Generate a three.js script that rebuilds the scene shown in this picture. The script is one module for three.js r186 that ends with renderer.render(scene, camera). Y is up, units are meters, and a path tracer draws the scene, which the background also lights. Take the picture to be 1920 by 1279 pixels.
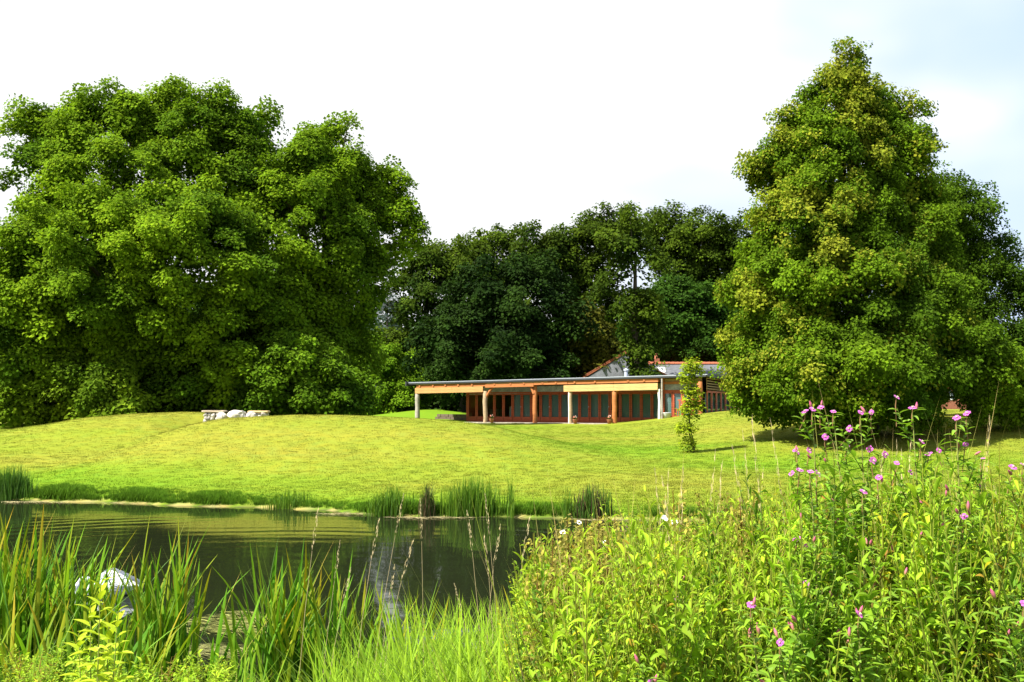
import * as THREE from 'three';
import { mergeGeometries } from 'three/addons/utils/BufferGeometryUtils.js';
import { MarchingCubes } from 'three/addons/objects/MarchingCubes.js';
import { ImprovedNoise } from 'three/addons/math/ImprovedNoise.js';

// ---------------------------------------------------------------- camera, sky, sun, exposure
const EYE = 2.8, F = 1960, CX = 960, HORIZON = 762;            // eye height above the pond; focal length and horizon in photo pixels
const scene = new THREE.Scene();
const camera = new THREE.PerspectiveCamera(2 * Math.atan(639.5 / F) * 180 / Math.PI, 1920 / 1279, 0.1, 2500);
camera.position.set(0, EYE, 0);
camera.rotation.x = Math.atan((HORIZON - 639.5) / F);
const renderer = new THREE.WebGLRenderer({ antialias: true });
renderer.setSize(1024, 682);
renderer.toneMapping = THREE.LinearToneMapping;
renderer.toneMappingExposure = 2.65;
renderer.shadowMap.enabled = true;

const SUN = new THREE.Vector3(-0.5, 0.8, 0.3).normalize();
const sun = new THREE.DirectionalLight(new THREE.Color(1.0, 0.95, 0.86), 5);
sun.name = 'sun';
sun.position.copy(SUN).multiplyScalar(150);
sun.target.position.set(0, 0, -45);
sun.position.add(sun.target.position);
sun.castShadow = true;
Object.assign(sun.shadow.camera, { left: -70, right: 70, top: 70, bottom: -70, near: 1, far: 400 });
sun.shadow.mapSize.set(4096, 4096);
scene.add(sun, sun.target);

const perlin = new ImprovedNoise();
const fbm = (x, y, z, o = 4) => { let s = 0, a = 0.5, f = 1; for (let i = 0; i < o; i++) { s += a * perlin.noise(x * f, y * f, z * f); a *= 0.5; f *= 2.03; } return s; };
const clamp = THREE.MathUtils.clamp, lerp = THREE.MathUtils.lerp, sstep = (x, a, b) => THREE.MathUtils.smoothstep(x, a, b);
{
  const W = 1024, H = 512, data = new Float32Array(W * H * 4);
  for (let r = 0; r < H; r++) {
    const el = ((r + 0.5) / H - 0.5) * Math.PI, y = Math.sin(el);
    for (let c = 0; c < W; c++) {
      const az = ((c + 0.5) / W - 0.5) * 2 * Math.PI, x = Math.cos(el) * Math.cos(az), z = Math.cos(el) * Math.sin(az);
      let R, G, B;
      if (y > -0.02) {
        const n = fbm(x * 1.5 + 7, y * 2.6 + 1.2, z * 1.5 + 3, 5), wisps = fbm(x * 4 + 1, y * 9, z * 4 + 5, 4);
        const cover = sstep(0.4 * n + 0.4 * wisps - 1.5 * (x - 0.13), -0.36, 0.10);       // the cloud sheet breaks towards the right
        const cloud = 0.43 + 0.09 * wisps + 0.07 * n, t = clamp(y, 0, 1);
        const blue = [lerp(0.31, 0.15, t), lerp(0.37, 0.24, t), lerp(0.45, 0.42, t)];
        R = lerp(blue[0], cloud * 0.99, cover); G = lerp(blue[1], cloud, cover); B = lerp(blue[2], cloud * 1.02, cover);
      } else { R = 0.07; G = 0.09; B = 0.035; }
      data.set([R, G, B, 1], (r * W + c) * 4);
    }
  }
  const sky = new THREE.DataTexture(data, W, H, THREE.RGBAFormat, THREE.FloatType);
  sky.mapping = THREE.EquirectangularReflectionMapping;
  sky.magFilter = sky.minFilter = THREE.LinearFilter;
  sky.needsUpdate = true;
  scene.background = sky;
  scene.environment = sky;
}

// ---------------------------------------------------------------- helpers
let seed = 1;
const rnd = () => { seed = (seed + 0x6d2b79f5) | 0; let t = Math.imul(seed ^ (seed >>> 15), 1 | seed); t = (t + Math.imul(t ^ (t >>> 7), 61 | t)) ^ t; return ((t ^ (t >>> 14)) >>> 0) / 4294967296; };
const rr = (a, b) => a + (b - a) * rnd();
const gauss = () => rnd() + rnd() + rnd() - 1.5;
const V = (x, y, z) => new THREE.Vector3(x, y, z);
const UP = V(0, 1, 0);
const at = (px, py, d) => V((px - CX) / F * d, EYE + (HORIZON - py) / F * d, -d);
const xAt = (px, d) => (px - CX) / F * d;
const table = (t, x) => {                                          // smooth interpolation in a short list of pairs
  if (x <= t[0][0]) return t[0][1];
  for (let i = 1; i < t.length; i++) if (x <= t[i][0]) { const k = (x - t[i - 1][0]) / (t[i][0] - t[i - 1][0]); return lerp(t[i - 1][1], t[i][1], k * k * (3 - 2 * k) * 0.5 + k * 0.5); }
  return t[t.length - 1][1];
};
const used = {};
function numbered(name) { const n = used[name] = (used[name] ?? -1) + 1; return n ? name + '_' + String(n).padStart(3, '0') : name; }
function tag(o, label, category, group, kind) {
  if (label) o.userData.label = label;
  if (category) o.userData.category = category;
  if (group) o.userData.group = group;
  if (kind) o.userData.kind = kind;
  return o;
}
function thing(name, label, category, p = V(0, 0, 0), group) {
  const o = new THREE.Group();
  o.name = numbered(name); o.position.copy(p); scene.add(o);
  return tag(o, label, category, group);
}
function add(parent, name, geometry, mat) {
  const m = new THREE.Mesh(geometry, mat);
  m.name = parent === scene ? numbered(name) : name;
  m.castShadow = m.receiveShadow = true;
  parent.add(m);
  return m;
}
function instances(parent, name, geometry, mat, list, kind = 'stuff') {   // list of { m: Matrix4, c: [r, g, b] }
  const im = new THREE.InstancedMesh(geometry, mat, list.length), c = new THREE.Color();
  list.forEach((e, i) => { im.setMatrixAt(i, e.m); im.setColorAt(i, c.setRGB(e.c[0], e.c[1], e.c[2])); });
  im.name = parent === scene ? numbered(name) : name;
  im.castShadow = im.receiveShadow = true;
  if (kind) im.userData.kind = kind;
  parent.add(im);
  return im;
}
const mix3 = (a, b, t) => [lerp(a[0], b[0], t), lerp(a[1], b[1], t), lerp(a[2], b[2], t)];
const mul3 = (a, k) => [a[0] * k, a[1] * k, a[2] * k];

class GB {                                                          // collects triangles with a linear vertex colour
  constructor() { this.p = []; this.c = []; this.i = []; this.u = []; }
  v(p, c, u = 0, w = 0) { this.p.push(p.x, p.y, p.z); this.c.push(c[0], c[1], c[2]); this.u.push(u, w); return this.p.length / 3 - 1; }
  t(a, b, c) { this.i.push(a, b, c); }
  q(a, b, c, d) { this.i.push(a, b, c, a, c, d); }
  leaf(base, dir, nrm, L, W, o = {}, c1 = [1, 1, 1], c2 = c1) {
    const { n = 4, curl = 0.3, fold = 0.25, peak = 0.4, stalk = 0 } = o;
    const side = V().crossVectors(dir, nrm).normalize(), up = V().crossVectors(side, dir).normalize();
    let last = null;
    for (let k = 0; k <= n; k++) {
      const s = k / n, a = s * curl, w = k === 0 ? W * 0.06 : k === n ? 0 : W * Math.pow(Math.sin(Math.PI * Math.pow(s, Math.log(0.5) / Math.log(peak))), 0.8);
      const m = base.clone().addScaledVector(dir, stalk + L * (s - 0.12 * a * s)).addScaledVector(up, -L * a * s * 0.55);
      const c = mix3(c1, c2, s);
      const mid = this.v(m, mul3(c, 1.12));
      if (k === n) { this.t(last[0], last[1], mid); this.t(last[1], last[2], mid); break; }
      const l = this.v(m.clone().addScaledVector(side, -w / 2).addScaledVector(up, w * fold), c), r = this.v(m.clone().addScaledVector(side, w / 2).addScaledVector(up, w * fold), c);
      const row = [l, mid, r];
      if (last) { this.q(last[0], last[1], mid, l); this.q(last[1], last[2], r, mid); }
      last = row;
    }
    return this;
  }
  flat(base, dir, nrm, L, W, c) {                                   // a small far leaf: two triangles folded along the midrib
    const side = V().crossVectors(dir, nrm).normalize().multiplyScalar(W / 2), lift = nrm.clone().multiplyScalar(W * 0.16);
    const a = this.v(base, c), b = this.v(base.clone().addScaledVector(dir, L * 0.45).add(side).add(lift), c), e = this.v(base.clone().addScaledVector(dir, L), c), d = this.v(base.clone().addScaledVector(dir, L * 0.45).sub(side).add(lift), c);
    this.t(a, b, e); this.t(a, e, d);
  }
  blade(base, az, h, w, lean, c1, c2, n = 5, droop = 0, tw = 0) {   // an upright strap leaf with a shallow V section
    const out = V(Math.cos(az), 0, Math.sin(az)); let last = null;
    for (let k = 0; k <= n; k++) {
      const s = k / n, ww = w * (k === n ? 0 : Math.min(1, 0.75 + s) * Math.pow(1 - s * s * s, 0.7)) / 2, a2 = az + Math.PI / 2 + tw * s, side = V(Math.cos(a2), 0, Math.sin(a2));
      const y = h * (s - droop * Math.max(0, s - 0.55) ** 2 * 1.6), r = lean * s * s * h + droop * h * Math.max(0, s - 0.5) * 0.9;
      const m = base.clone().addScaledVector(out, r); m.y += y;
      const c = mix3(c1, c2, Math.pow(s, 2.2));
      if (k === n) { const e = this.v(m, c); this.t(last[0], last[1], e); this.t(last[1], last[2], e); break; }
      const row = [this.v(m.clone().addScaledVector(side, -ww), c), this.v(m.clone().addScaledVector(out, -ww * 0.35), mul3(c, 0.9)), this.v(m.clone().addScaledVector(side, ww), c)];
      if (last) { this.q(last[0], last[1], row[1], row[0]); this.q(last[1], last[2], row[2], row[1]); }
      last = row;
    }
  }
  tube(pts, rad, sides = 6, c = [1, 1, 1], c2 = c) {
    let last = null; const n = pts.length;
    for (let k = 0; k < n; k++) {
      const d = V().subVectors(pts[Math.min(n - 1, k + 1)], pts[Math.max(0, k - 1)]).normalize();
      const a = Math.abs(d.y) < 0.9 ? V().crossVectors(d, UP).normalize() : V().crossVectors(d, V(1, 0, 0)).normalize(), b = V().crossVectors(d, a);
      const row = [], cc = mix3(c, c2, k / (n - 1));
      for (let j = 0; j < sides; j++) { const t = j / sides * Math.PI * 2; row.push(this.v(pts[k].clone().addScaledVector(a, Math.cos(t) * rad[k]).addScaledVector(b, Math.sin(t) * rad[k]), cc, j / sides, k)); }
      if (last) for (let j = 0; j < sides; j++) { const j2 = (j + 1) % sides; this.q(last[j], last[j2], row[j2], row[j]); }
      last = row;
    }
    const e = this.v(pts[n - 1], c2);
    for (let j = 0; j < sides; j++) this.t(last[j], last[(j + 1) % sides], e);
    return this;
  }
  hex(c, col = [1, 1, 1]) {                                         // a block from eight corners: bottom four round, top four round
    const f = [[0, 3, 2, 1], [4, 5, 6, 7], [0, 1, 5, 4], [1, 2, 6, 5], [2, 3, 7, 6], [3, 0, 4, 7]];
    for (const k of f) {
      const [A, B, C, D] = k.map((j) => c[j]), w = A.distanceTo(B), h = B.distanceTo(C);
      const o = [0, 0]; this.q(this.v(A, col, o[0], o[1]), this.v(B, col, w, 0), this.v(C, col, w, h), this.v(D, col, 0, h));
    }
    return this;
  }
  box(x0, x1, y0, y1, z0, z1, col, dyl = 0, dyr = 0) {
    return this.hex([V(x0, y0 + dyl, z1), V(x1, y0 + dyr, z1), V(x1, y0 + dyr, z0), V(x0, y0 + dyl, z0), V(x0, y1 + dyl, z1), V(x1, y1 + dyr, z1), V(x1, y1 + dyr, z0), V(x0, y1 + dyl, z0)], col);
  }
  geo() {
    const g = new THREE.BufferGeometry();
    g.setAttribute('position', new THREE.Float32BufferAttribute(this.p, 3));
    g.setAttribute('color', new THREE.Float32BufferAttribute(this.c, 3));
    g.setAttribute('uv', new THREE.Float32BufferAttribute(this.u, 2));
    g.setIndex(this.i);
    g.computeVertexNormals();
    return g;
  }
}

// ---------------------------------------------------------------- procedural materials
function texture(size, fn, srgb = false) {
  const d = new Uint8Array(size * size * 4);
  for (let y = 0; y < size; y++) for (let x = 0; x < size; x++) { const c = fn(x / size, y / size); d.set([clamp(c[0], 0, 1) * 255, clamp(c[1], 0, 1) * 255, clamp(c[2], 0, 1) * 255, 255], (y * size + x) * 4); }
  const t = new THREE.DataTexture(d, size, size);
  t.wrapS = t.wrapT = THREE.RepeatWrapping; t.magFilter = THREE.LinearFilter; t.minFilter = THREE.LinearMipmapLinearFilter;
  if (srgb) t.colorSpace = THREE.SRGBColorSpace;
  t.generateMipmaps = true; t.needsUpdate = true;
  return t;
}
const tile = (u, v, k, s, ky = k) => {                              // noise that repeats every 1 in u and v
  const a = perlin.noise(u * k, v * ky, s), b = perlin.noise((u - 1) * k, v * ky, s), c = perlin.noise(u * k, (v - 1) * ky, s), d = perlin.noise((u - 1) * k, (v - 1) * ky, s);
  return lerp(lerp(a, b, u), lerp(c, d, u), v);
};
const sized = (t, w, h = w) => { const c = t.clone(); c.repeat.set(1 / w, 1 / h); c.needsUpdate = true; return c; };
const lawnT = texture(1024, (u, v) => {
  const n = 0.5 + 0.35 * tile(u, v, 9, 1.3) + 0.35 * tile(u, v, 31, 4.1) + 0.5 * tile(u, v, 120, 7.7) + 0.3 * tile(u, v, 300, 2.2);
  const k = 0.80 + 0.19 * n, y = tile(u, v, 17, 9.9);
  return [k * (1 + 0.18 * y), k, k * (0.85 - 0.2 * y)];
});
const woodT = texture(512, (u, v) => {
  const g = 0.5 + 0.5 * Math.sin(60 * (v + 0.08 * tile(u, v, 3, 3.3)) + 5 * tile(u, v, 2, 1)), k = 0.70 + 0.18 * g + 0.4 * tile(u, v, 5, 5.5, 60) + 0.25 * tile(u, v, 2, 8.5);
  const knot = sstep(tile(u, v, 7, 12.5, 14), 0.42, 0.6);
  return [k * (1 - 0.5 * knot), k * (1 - 0.6 * knot), k * (1 - 0.65 * knot)];
});
const barkT = texture(512, (u, v) => { const k = 0.6 + 0.5 * tile(u, v, 24, 1.1, 6) + 0.3 * tile(u, v, 60, 5.1, 20); return [k, k * 0.96, k * 0.9]; });
const stoneT = texture(512, (u, v) => { const k = 0.72 + 0.4 * tile(u, v, 6, 2.1) + 0.35 * tile(u, v, 22, 6.4) + 0.25 * tile(u, v, 70, 3.4); return [k, k * 0.98, k * 0.95]; });
const rippleT = texture(512, (u, v) => { const k = 0.5 + 0.3 * tile(u, v, 10, 1.7, 26) + 0.2 * tile(u, v, 24, 6.2, 60); return [k, k, k]; });
const rgb = (r, g, b) => new THREE.Color().setRGB(r, g, b);
const std = (c, o = {}) => new THREE.MeshStandardMaterial({ color: rgb(...c), roughness: 0.85, metalness: 0, ...o });
const leafMat = new THREE.MeshPhysicalMaterial({ color: rgb(1, 1, 1), vertexColors: true, roughness: 0.95, transmission: 0.42, thickness: 0, side: THREE.DoubleSide, specularIntensity: 0.06 });
const nearLeaf = new THREE.MeshPhysicalMaterial({ color: rgb(1, 1, 1), vertexColors: true, roughness: 0.92, transmission: 0.45, thickness: 0, side: THREE.DoubleSide, specularIntensity: 0.2, clearcoat: 0.08, clearcoatRoughness: 0.42 });
const petalMat = new THREE.MeshPhysicalMaterial({ color: rgb(1, 1, 1), vertexColors: true, roughness: 0.95, transmission: 0.35, thickness: 0, side: THREE.DoubleSide });
const stemMat = std([1, 1, 1], { vertexColors: true, roughness: 0.75, side: THREE.DoubleSide });
const barkMat = std([0.11, 0.09, 0.065], { map: sized(barkT, 1, 6), bumpMap: sized(barkT, 1, 6), bumpScale: 0.03 });
const M = {
  orange: std([0.52, 0.18, 0.045], { map: sized(woodT, 1.4, 0.7), roughness: 0.7 }),
  cream: std([0.66, 0.43, 0.16], { map: sized(woodT, 1.6, 0.8), roughness: 0.75 }),
  amber: std([0.60, 0.33, 0.11], { map: sized(woodT, 1.6, 0.8), roughness: 0.75 }),
  post: std([0.5, 0.36, 0.21], { map: sized(woodT, 0.8, 1.2), roughness: 0.8 }),
  greyPost: std([0.42, 0.38, 0.33], { map: sized(woodT, 0.8, 1.2), roughness: 0.85 }),
  tan: std([0.42, 0.29, 0.14], { map: sized(woodT, 1.2, 0.6), roughness: 0.85 }),
  red: std([0.44, 0.085, 0.028], { map: sized(woodT, 0.9, 0.9), roughness: 0.55 }),
  panel: std([0.36, 0.38, 0.41], { map: sized(stoneT, 2), roughness: 0.8 }),
  bluePanel: std([0.52, 0.56, 0.66], { map: sized(stoneT, 2), roughness: 0.8 }),
  metal: std([0.42, 0.46, 0.53], { roughness: 0.45, metalness: 0.25 }),
  dark: std([0.035, 0.04, 0.045], { roughness: 0.55 }),
  white: std([0.75, 0.74, 0.70], { roughness: 0.6 }),
  blind: std([0.095, 0.15, 0.148], { roughness: 0.9 }),
  curtain: std([0.6, 0.52, 0.36], { roughness: 0.95 }),
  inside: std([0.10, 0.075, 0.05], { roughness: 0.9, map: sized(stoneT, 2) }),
  glass: new THREE.MeshPhysicalMaterial({ color: rgb(0.93, 0.97, 0.96), transmission: 1, thickness: 0, roughness: 0.02, ior: 1.5 }),
  slate: std([0.13, 0.14, 0.16], { roughness: 0.7, map: sized(stoneT, 1.5) }),
  slateWall: std([0.25, 0.26, 0.31], { roughness: 0.85, map: sized(stoneT, 2.5), flatShading: true }),
  tileRed: std([0.40, 0.115, 0.05], { roughness: 0.85, map: sized(stoneT, 0.7) }),
  brick: std([0.36, 0.13, 0.075], { roughness: 0.9, map: sized(stoneT, 0.6) }),
  stone: std([0.56, 0.53, 0.49], { roughness: 0.95, map: sized(stoneT, 0.6), bumpMap: sized(stoneT, 0.6), bumpScale: 0.02 }),
  stoneB: std([0.42, 0.40, 0.38], { roughness: 0.95, map: sized(stoneT, 0.5), bumpMap: sized(stoneT, 0.5), bumpScale: 0.02 }),
  stoneC: std([0.66, 0.62, 0.55], { roughness: 0.95, map: sized(stoneT, 0.7), bumpMap: sized(stoneT, 0.7), bumpScale: 0.02 }),
  stoneD: std([0.16, 0.12, 0.085], { roughness: 0.95, map: sized(stoneT, 0.5) }),
  clay: std([0.33, 0.12, 0.06], { roughness: 0.9 }),
  concrete: std([0.42, 0.38, 0.31], { roughness: 0.95, map: sized(stoneT, 1.5) }),
};

// ---------------------------------------------------------------- ground, pond
const SHORE = [[-60, 40], [-30, 34], [-15.5, 31.7], [-12.3, 30.8], [-8.4, 29.5], [-5.2, 28.4], [-3.7, 27.1], [0, 26.6], [2.5, 26.1], [7, 25.2], [15, 22.5], [22, 17], [28, 9], [60, -5]];
const shore = (x) => table(SHORE, x) + 0.35 * perlin.noise(x * 0.5, 3.3, 0) + 0.14 * perlin.noise(x * 2.1, 7.3, 0);
const BASE = [[27, 0.1], [30, 0.3], [35, 0.58], [45, 1.0], [55, 1.36], [64, 1.63], [72, 1.66], [80, 1.75], [120, 2.05], [300, 2.2], [1200, 2.2]];
const RIDGE_A = [[-300, 880], [-150, 850], [0, 813], [100, 796], [200, 781], [270, 775], [340, 773], [400, 775], [450, 779], [520, 788], [620, 805], [760, 825], [900, 840]];
const RIDGE_B = [[240, 850], [300, 825], [350, 803], [385, 792], [425, 785], [505, 780], [560, 778], [640, 778], [700, 780], [770, 784], [850, 790], [910, 797], [1000, 818], [1100, 840], [1200, 860]];
function bankFar(x, d) {
  const s = shore(x), b = table(BASE, d - (s - 27) * clamp(1 - (d - 30) / 25, 0, 1));
  let h = b;
  const rA = EYE + (HORIZON - table(RIDGE_A, CX + x / 50 * F)) / F * 50, kA = Math.exp(-(((d - 50) / (d < 50 ? 8.5 : 6)) ** 2));
  const rB = EYE + (HORIZON - table(RIDGE_B, CX + x / 43.5 * F)) / F * 43.5, kB = Math.exp(-(((d - 43.5) / (d < 43.5 ? 6.5 : 5)) ** 2));
  const soft = (v) => Math.log(1 + Math.exp(v * 8)) / 8, a = soft(rA - b) * kA, c = soft(rB - b) * kB;
  h += Math.log(Math.exp(a * 6) + Math.exp(c * 6) - 1) / 6;
  h += 0.95 * sstep(x, 5, 15) * sstep(d, 36, 50) * (1 - 0.75 * sstep(d, 62, 130));
  h -= 0.5 * Math.exp(-(((x - xAt(385, 46.5)) / 1.3) ** 2) - (((d - 46) / 1.9) ** 2));
  h += 0.7 * Math.exp(-(((x + 7) / 4.5) ** 2) - (((d - 91) / 7) ** 2));
  h += 0.05 * perlin.noise(x * 0.23, d * 0.23, 5) + 0.02 * perlin.noise(x * 0.9, d * 0.9, 2);
  const t = d - s;
  if (t < 0) return Math.max(-0.9, t * 0.5);
  return Math.min(h, t < 0.6 ? t * 0.3 : 0.18 + (t - 0.6) * 0.25 + 0.02);
}
const NEAR = [[-60, 9.2], [-8, 10.4], [-4, 10.2], [-1, 9.2], [1, 8.2], [4, 8.6], [10, 9], [60, 9]];
function bankNear(x, d) {
  const s = table(NEAR, x) + 0.5 * perlin.noise(x * 0.6, 9.1, 0);
  const k = (d - 1) / (s - 1);
  return d < 1 ? 1.2 : Math.max(-0.9, 1.2 - 1.2 * Math.pow(Math.max(0, k), 1.15) + 0.05 * perlin.noise(x * 0.8, d * 0.8, 1));
}
const ground = (x, d) => {
  const n = bankNear(x, d), f = bankFar(x, d);
  return Math.max(n, f);
};
const DRY = [0.170, 0.172, 0.026], LUSH = [0.100, 0.175, 0.011], MIDG = [0.142, 0.178, 0.019];
function lawnColour(x, d) {
  const s = d - shore(x), n = fbm(x * 0.11, d * 0.17, 3.1, 4), m = fbm(x * 0.6 + 9, d * 0.6, 6.1, 3), stripe = perlin.noise(x * 0.05 + d * 0.16, d * 0.55, 8.8);
  let k = 0.55 + n * 0.7 + m * 0.15 + 0.2 * stripe;
  k -= 0.6 * (1 - sstep(s, 0.3, 5.5));                              // lusher along the water
  k -= 0.4 * Math.exp(-(((x - 2.5) / 6) ** 2)) * Math.exp(-(((d - 43) / 7) ** 2)) + 0.15 * Math.exp(-(((x - 1) / 9) ** 2)) * Math.exp(-(((d - 60) / 3.5) ** 2));
  k -= 0.5 * Math.exp(-(((x - 11) / 4.5) ** 2)) * Math.exp(-(((d - 36) / 5) ** 2));
  const bump = Math.max(bankFar(x, d) - table(BASE, d), 0); k += 0.3 * clamp(bump, 0, 1);
  k = clamp(k - 1.2 * sstep(d, 72, 80), 0, 1);
  const c = k < 0.5 ? mix3(LUSH, MIDG, k * 2) : mix3(MIDG, DRY, (k - 0.5) * 2);
  return mul3(c, 1 + 0.1 * m);
}
{
  const xs = [], ds = [];
  for (let x = -48; x <= 48; x += 0.36) xs.push(x);
  for (let k = 1, x = 48; x < 700; k++) { x += 0.36 * Math.pow(1.16, k); xs.push(x); xs.unshift(-x); }
  for (let d = -6; d < 16; d += 0.4) ds.push(d);
  for (let d = 16; d < 72; d += 0.28) ds.push(d);
  for (let k = 1, d = 72; d < 1400; k++) { ds.push(d); d += 0.28 * Math.pow(1.09, k); }
  ds.push(1400); ds.unshift(-80, -40, -20, -12);
  const g = new THREE.BufferGeometry(), P = [], C = [], U = [], I = [];
  for (const d of ds) for (const x of xs) {
    const y = ground(x, d); P.push(x, y, -d); U.push(x, d);
    let c;
    if (bankNear(x, d) >= bankFar(x, d) && d < 20) c = mix3([0.05, 0.045, 0.02], [0.06, 0.10, 0.015], clamp(0.5 + fbm(x, d, 1, 3), 0, 1));
    else {
      c = lawnColour(x, d);
      const rim = 1 - sstep(y, 0.03, 0.07); c = mix3(c, [0.22, 0.19, 0.08], rim);
      if (y < 0) c = [0.05, 0.045, 0.03];
      if (d > 95) c = mix3(c, [0.06, 0.09, 0.02], sstep(d, 95, 130));
    }
    C.push(...c);
  }
  const w = xs.length;
  for (let j = 0; j < ds.length - 1; j++) for (let i = 0; i < w - 1; i++) { const a = j * w + i; I.push(a, a + 1, a + w + 1, a, a + w + 1, a + w); }
  g.setAttribute('position', new THREE.Float32BufferAttribute(P, 3)); g.setAttribute('color', new THREE.Float32BufferAttribute(C, 3)); g.setAttribute('uv', new THREE.Float32BufferAttribute(U, 2));
  g.setIndex(I); g.computeVertexNormals();
  const m = new THREE.MeshPhysicalMaterial({ color: rgb(1.28, 1.28, 1.2), specularIntensity: 0.1, vertexColors: true, map: sized(lawnT, 7.3), bumpMap: sized(lawnT, 3.1), bumpScale: 0.010, roughness: 1 });
  tag(add(scene, 'ground', g, m), 'mown lawn with two low mounds rising from the pond', null, null, 'structure');
}
const SWAN = V(xAt(214, 15.7), 0, -15.7);
{
  const x0 = -45, x1 = 34, d0 = 4, d1 = 42, nx = 520, nd = 330, g = new THREE.BufferGeometry(), P = [], U = [], I = [];
  const wave = (x, d) => {
    const r = Math.hypot(x - SWAN.x - 1, (d - 16.5) * 1.0);
    const ring = 0.0022 * Math.sin(r * 2 * Math.PI / 0.72 + 1.2 * perlin.noise(x * 0.3, d * 0.3, 1)) * sstep(r, 1.5, 4) * (1 - sstep(r, 9.5, 13)) * clamp(0.5 + perlin.noise(x * 0.22, d * 0.3, 4) * 1.5, 0.08, 1);
    return ring + 0.0022 * perlin.noise(x * 0.8, d * 1.6, 3) + 0.0006 * perlin.noise(x * 2.2, d * 4.5, 6);
  };
  for (let j = 0; j <= nd; j++) for (let i = 0; i <= nx; i++) { const x = lerp(x0, x1, i / nx), d = lerp(d0, d1, j / nd); P.push(x, wave(x, d), -d); U.push(x, d); }
  for (let j = 0; j < nd; j++) for (let i = 0; i < nx; i++) { const a = j * (nx + 1) + i; I.push(a, a + 1, a + nx + 2, a, a + nx + 2, a + nx + 1); }
  g.setAttribute('position', new THREE.Float32BufferAttribute(P, 3)); g.setAttribute('uv', new THREE.Float32BufferAttribute(U, 2)); g.setIndex(I); g.computeVertexNormals();
  const m = new THREE.MeshPhysicalMaterial({ color: rgb(0.011, 0.014, 0.006), roughness: 0.035, ior: 1.33, bumpMap: sized(rippleT, 2.2, 2.2), bumpScale: 0.0011 });
  tag(add(scene, 'pond_water', g, m), 'dark still pond water with fine ripples', null, null, 'structure');
}

// ---------------------------------------------------------------- trees
function spray(n, R, flat, L, tilt, s, W = 0.75) {                  // a leafy twig: n leaves in a flattened cloud
  seed = s; const g = new GB();
  for (let k = 0; k < n; k++) {
    const a = rr(0, 6.283), r = R * Math.sqrt(rnd()), y = gauss() * flat;
    const b = V(Math.cos(a) * r, y - r * r / R * 0.25, Math.sin(a) * r), dir = V(Math.cos(a) + gauss(), -0.35 + gauss() * 0.6, Math.sin(a) + gauss()).normalize();
    const nrm = V(gauss() * tilt, 1, gauss() * tilt).normalize(), l = L * rr(0.7, 1.25), k2 = rr(0.78, 1.2);
    g.flat(b, dir, nrm, l, l * W, [k2 * rr(0.92, 1.1), k2, k2 * rr(0.8, 1.1)]);
  }
  return g.geo();
}
const SPRAYS = { maple: spray(64, 0.64, 0.28, 0.17, 1.2, 11, 0.95), lime: spray(60, 0.48, 0.24, 0.132, 1.2, 12, 0.85), oak: spray(40, 0.75, 0.34, 0.30, 1.1, 13, 0.8), small: spray(26, 0.24, 0.12, 0.10, 0.8, 14, 0.8), bush: spray(34, 0.5, 0.2, 0.2, 0.8, 15, 0.85) };
{ // needles for the blue conifer
  seed = 16; const g = new GB();
  for (let k = 0; k < 60; k++) { const s = rnd(), a = rr(0, 6.28), d = V(0.7, 0.35 * Math.cos(a), 0.7 * Math.sin(a)).normalize(); g.flat(V(s * 1.1, -s * s * 0.25, gauss() * 0.2), d, V(gauss(), 1, gauss()).normalize(), 0.22, 0.035, [1, 1, 1]); }
  SPRAYS.needle = g.geo();
}
const mat4 = new THREE.Matrix4();
function place(p, dir, spin, s, sy = s) {
  const q = new THREE.Quaternion().setFromUnitVectors(UP, dir).multiply(new THREE.Quaternion().setFromAxisAngle(UP, spin));
  return new THREE.Matrix4().compose(p, q, V(s, sy, s));
}
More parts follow.
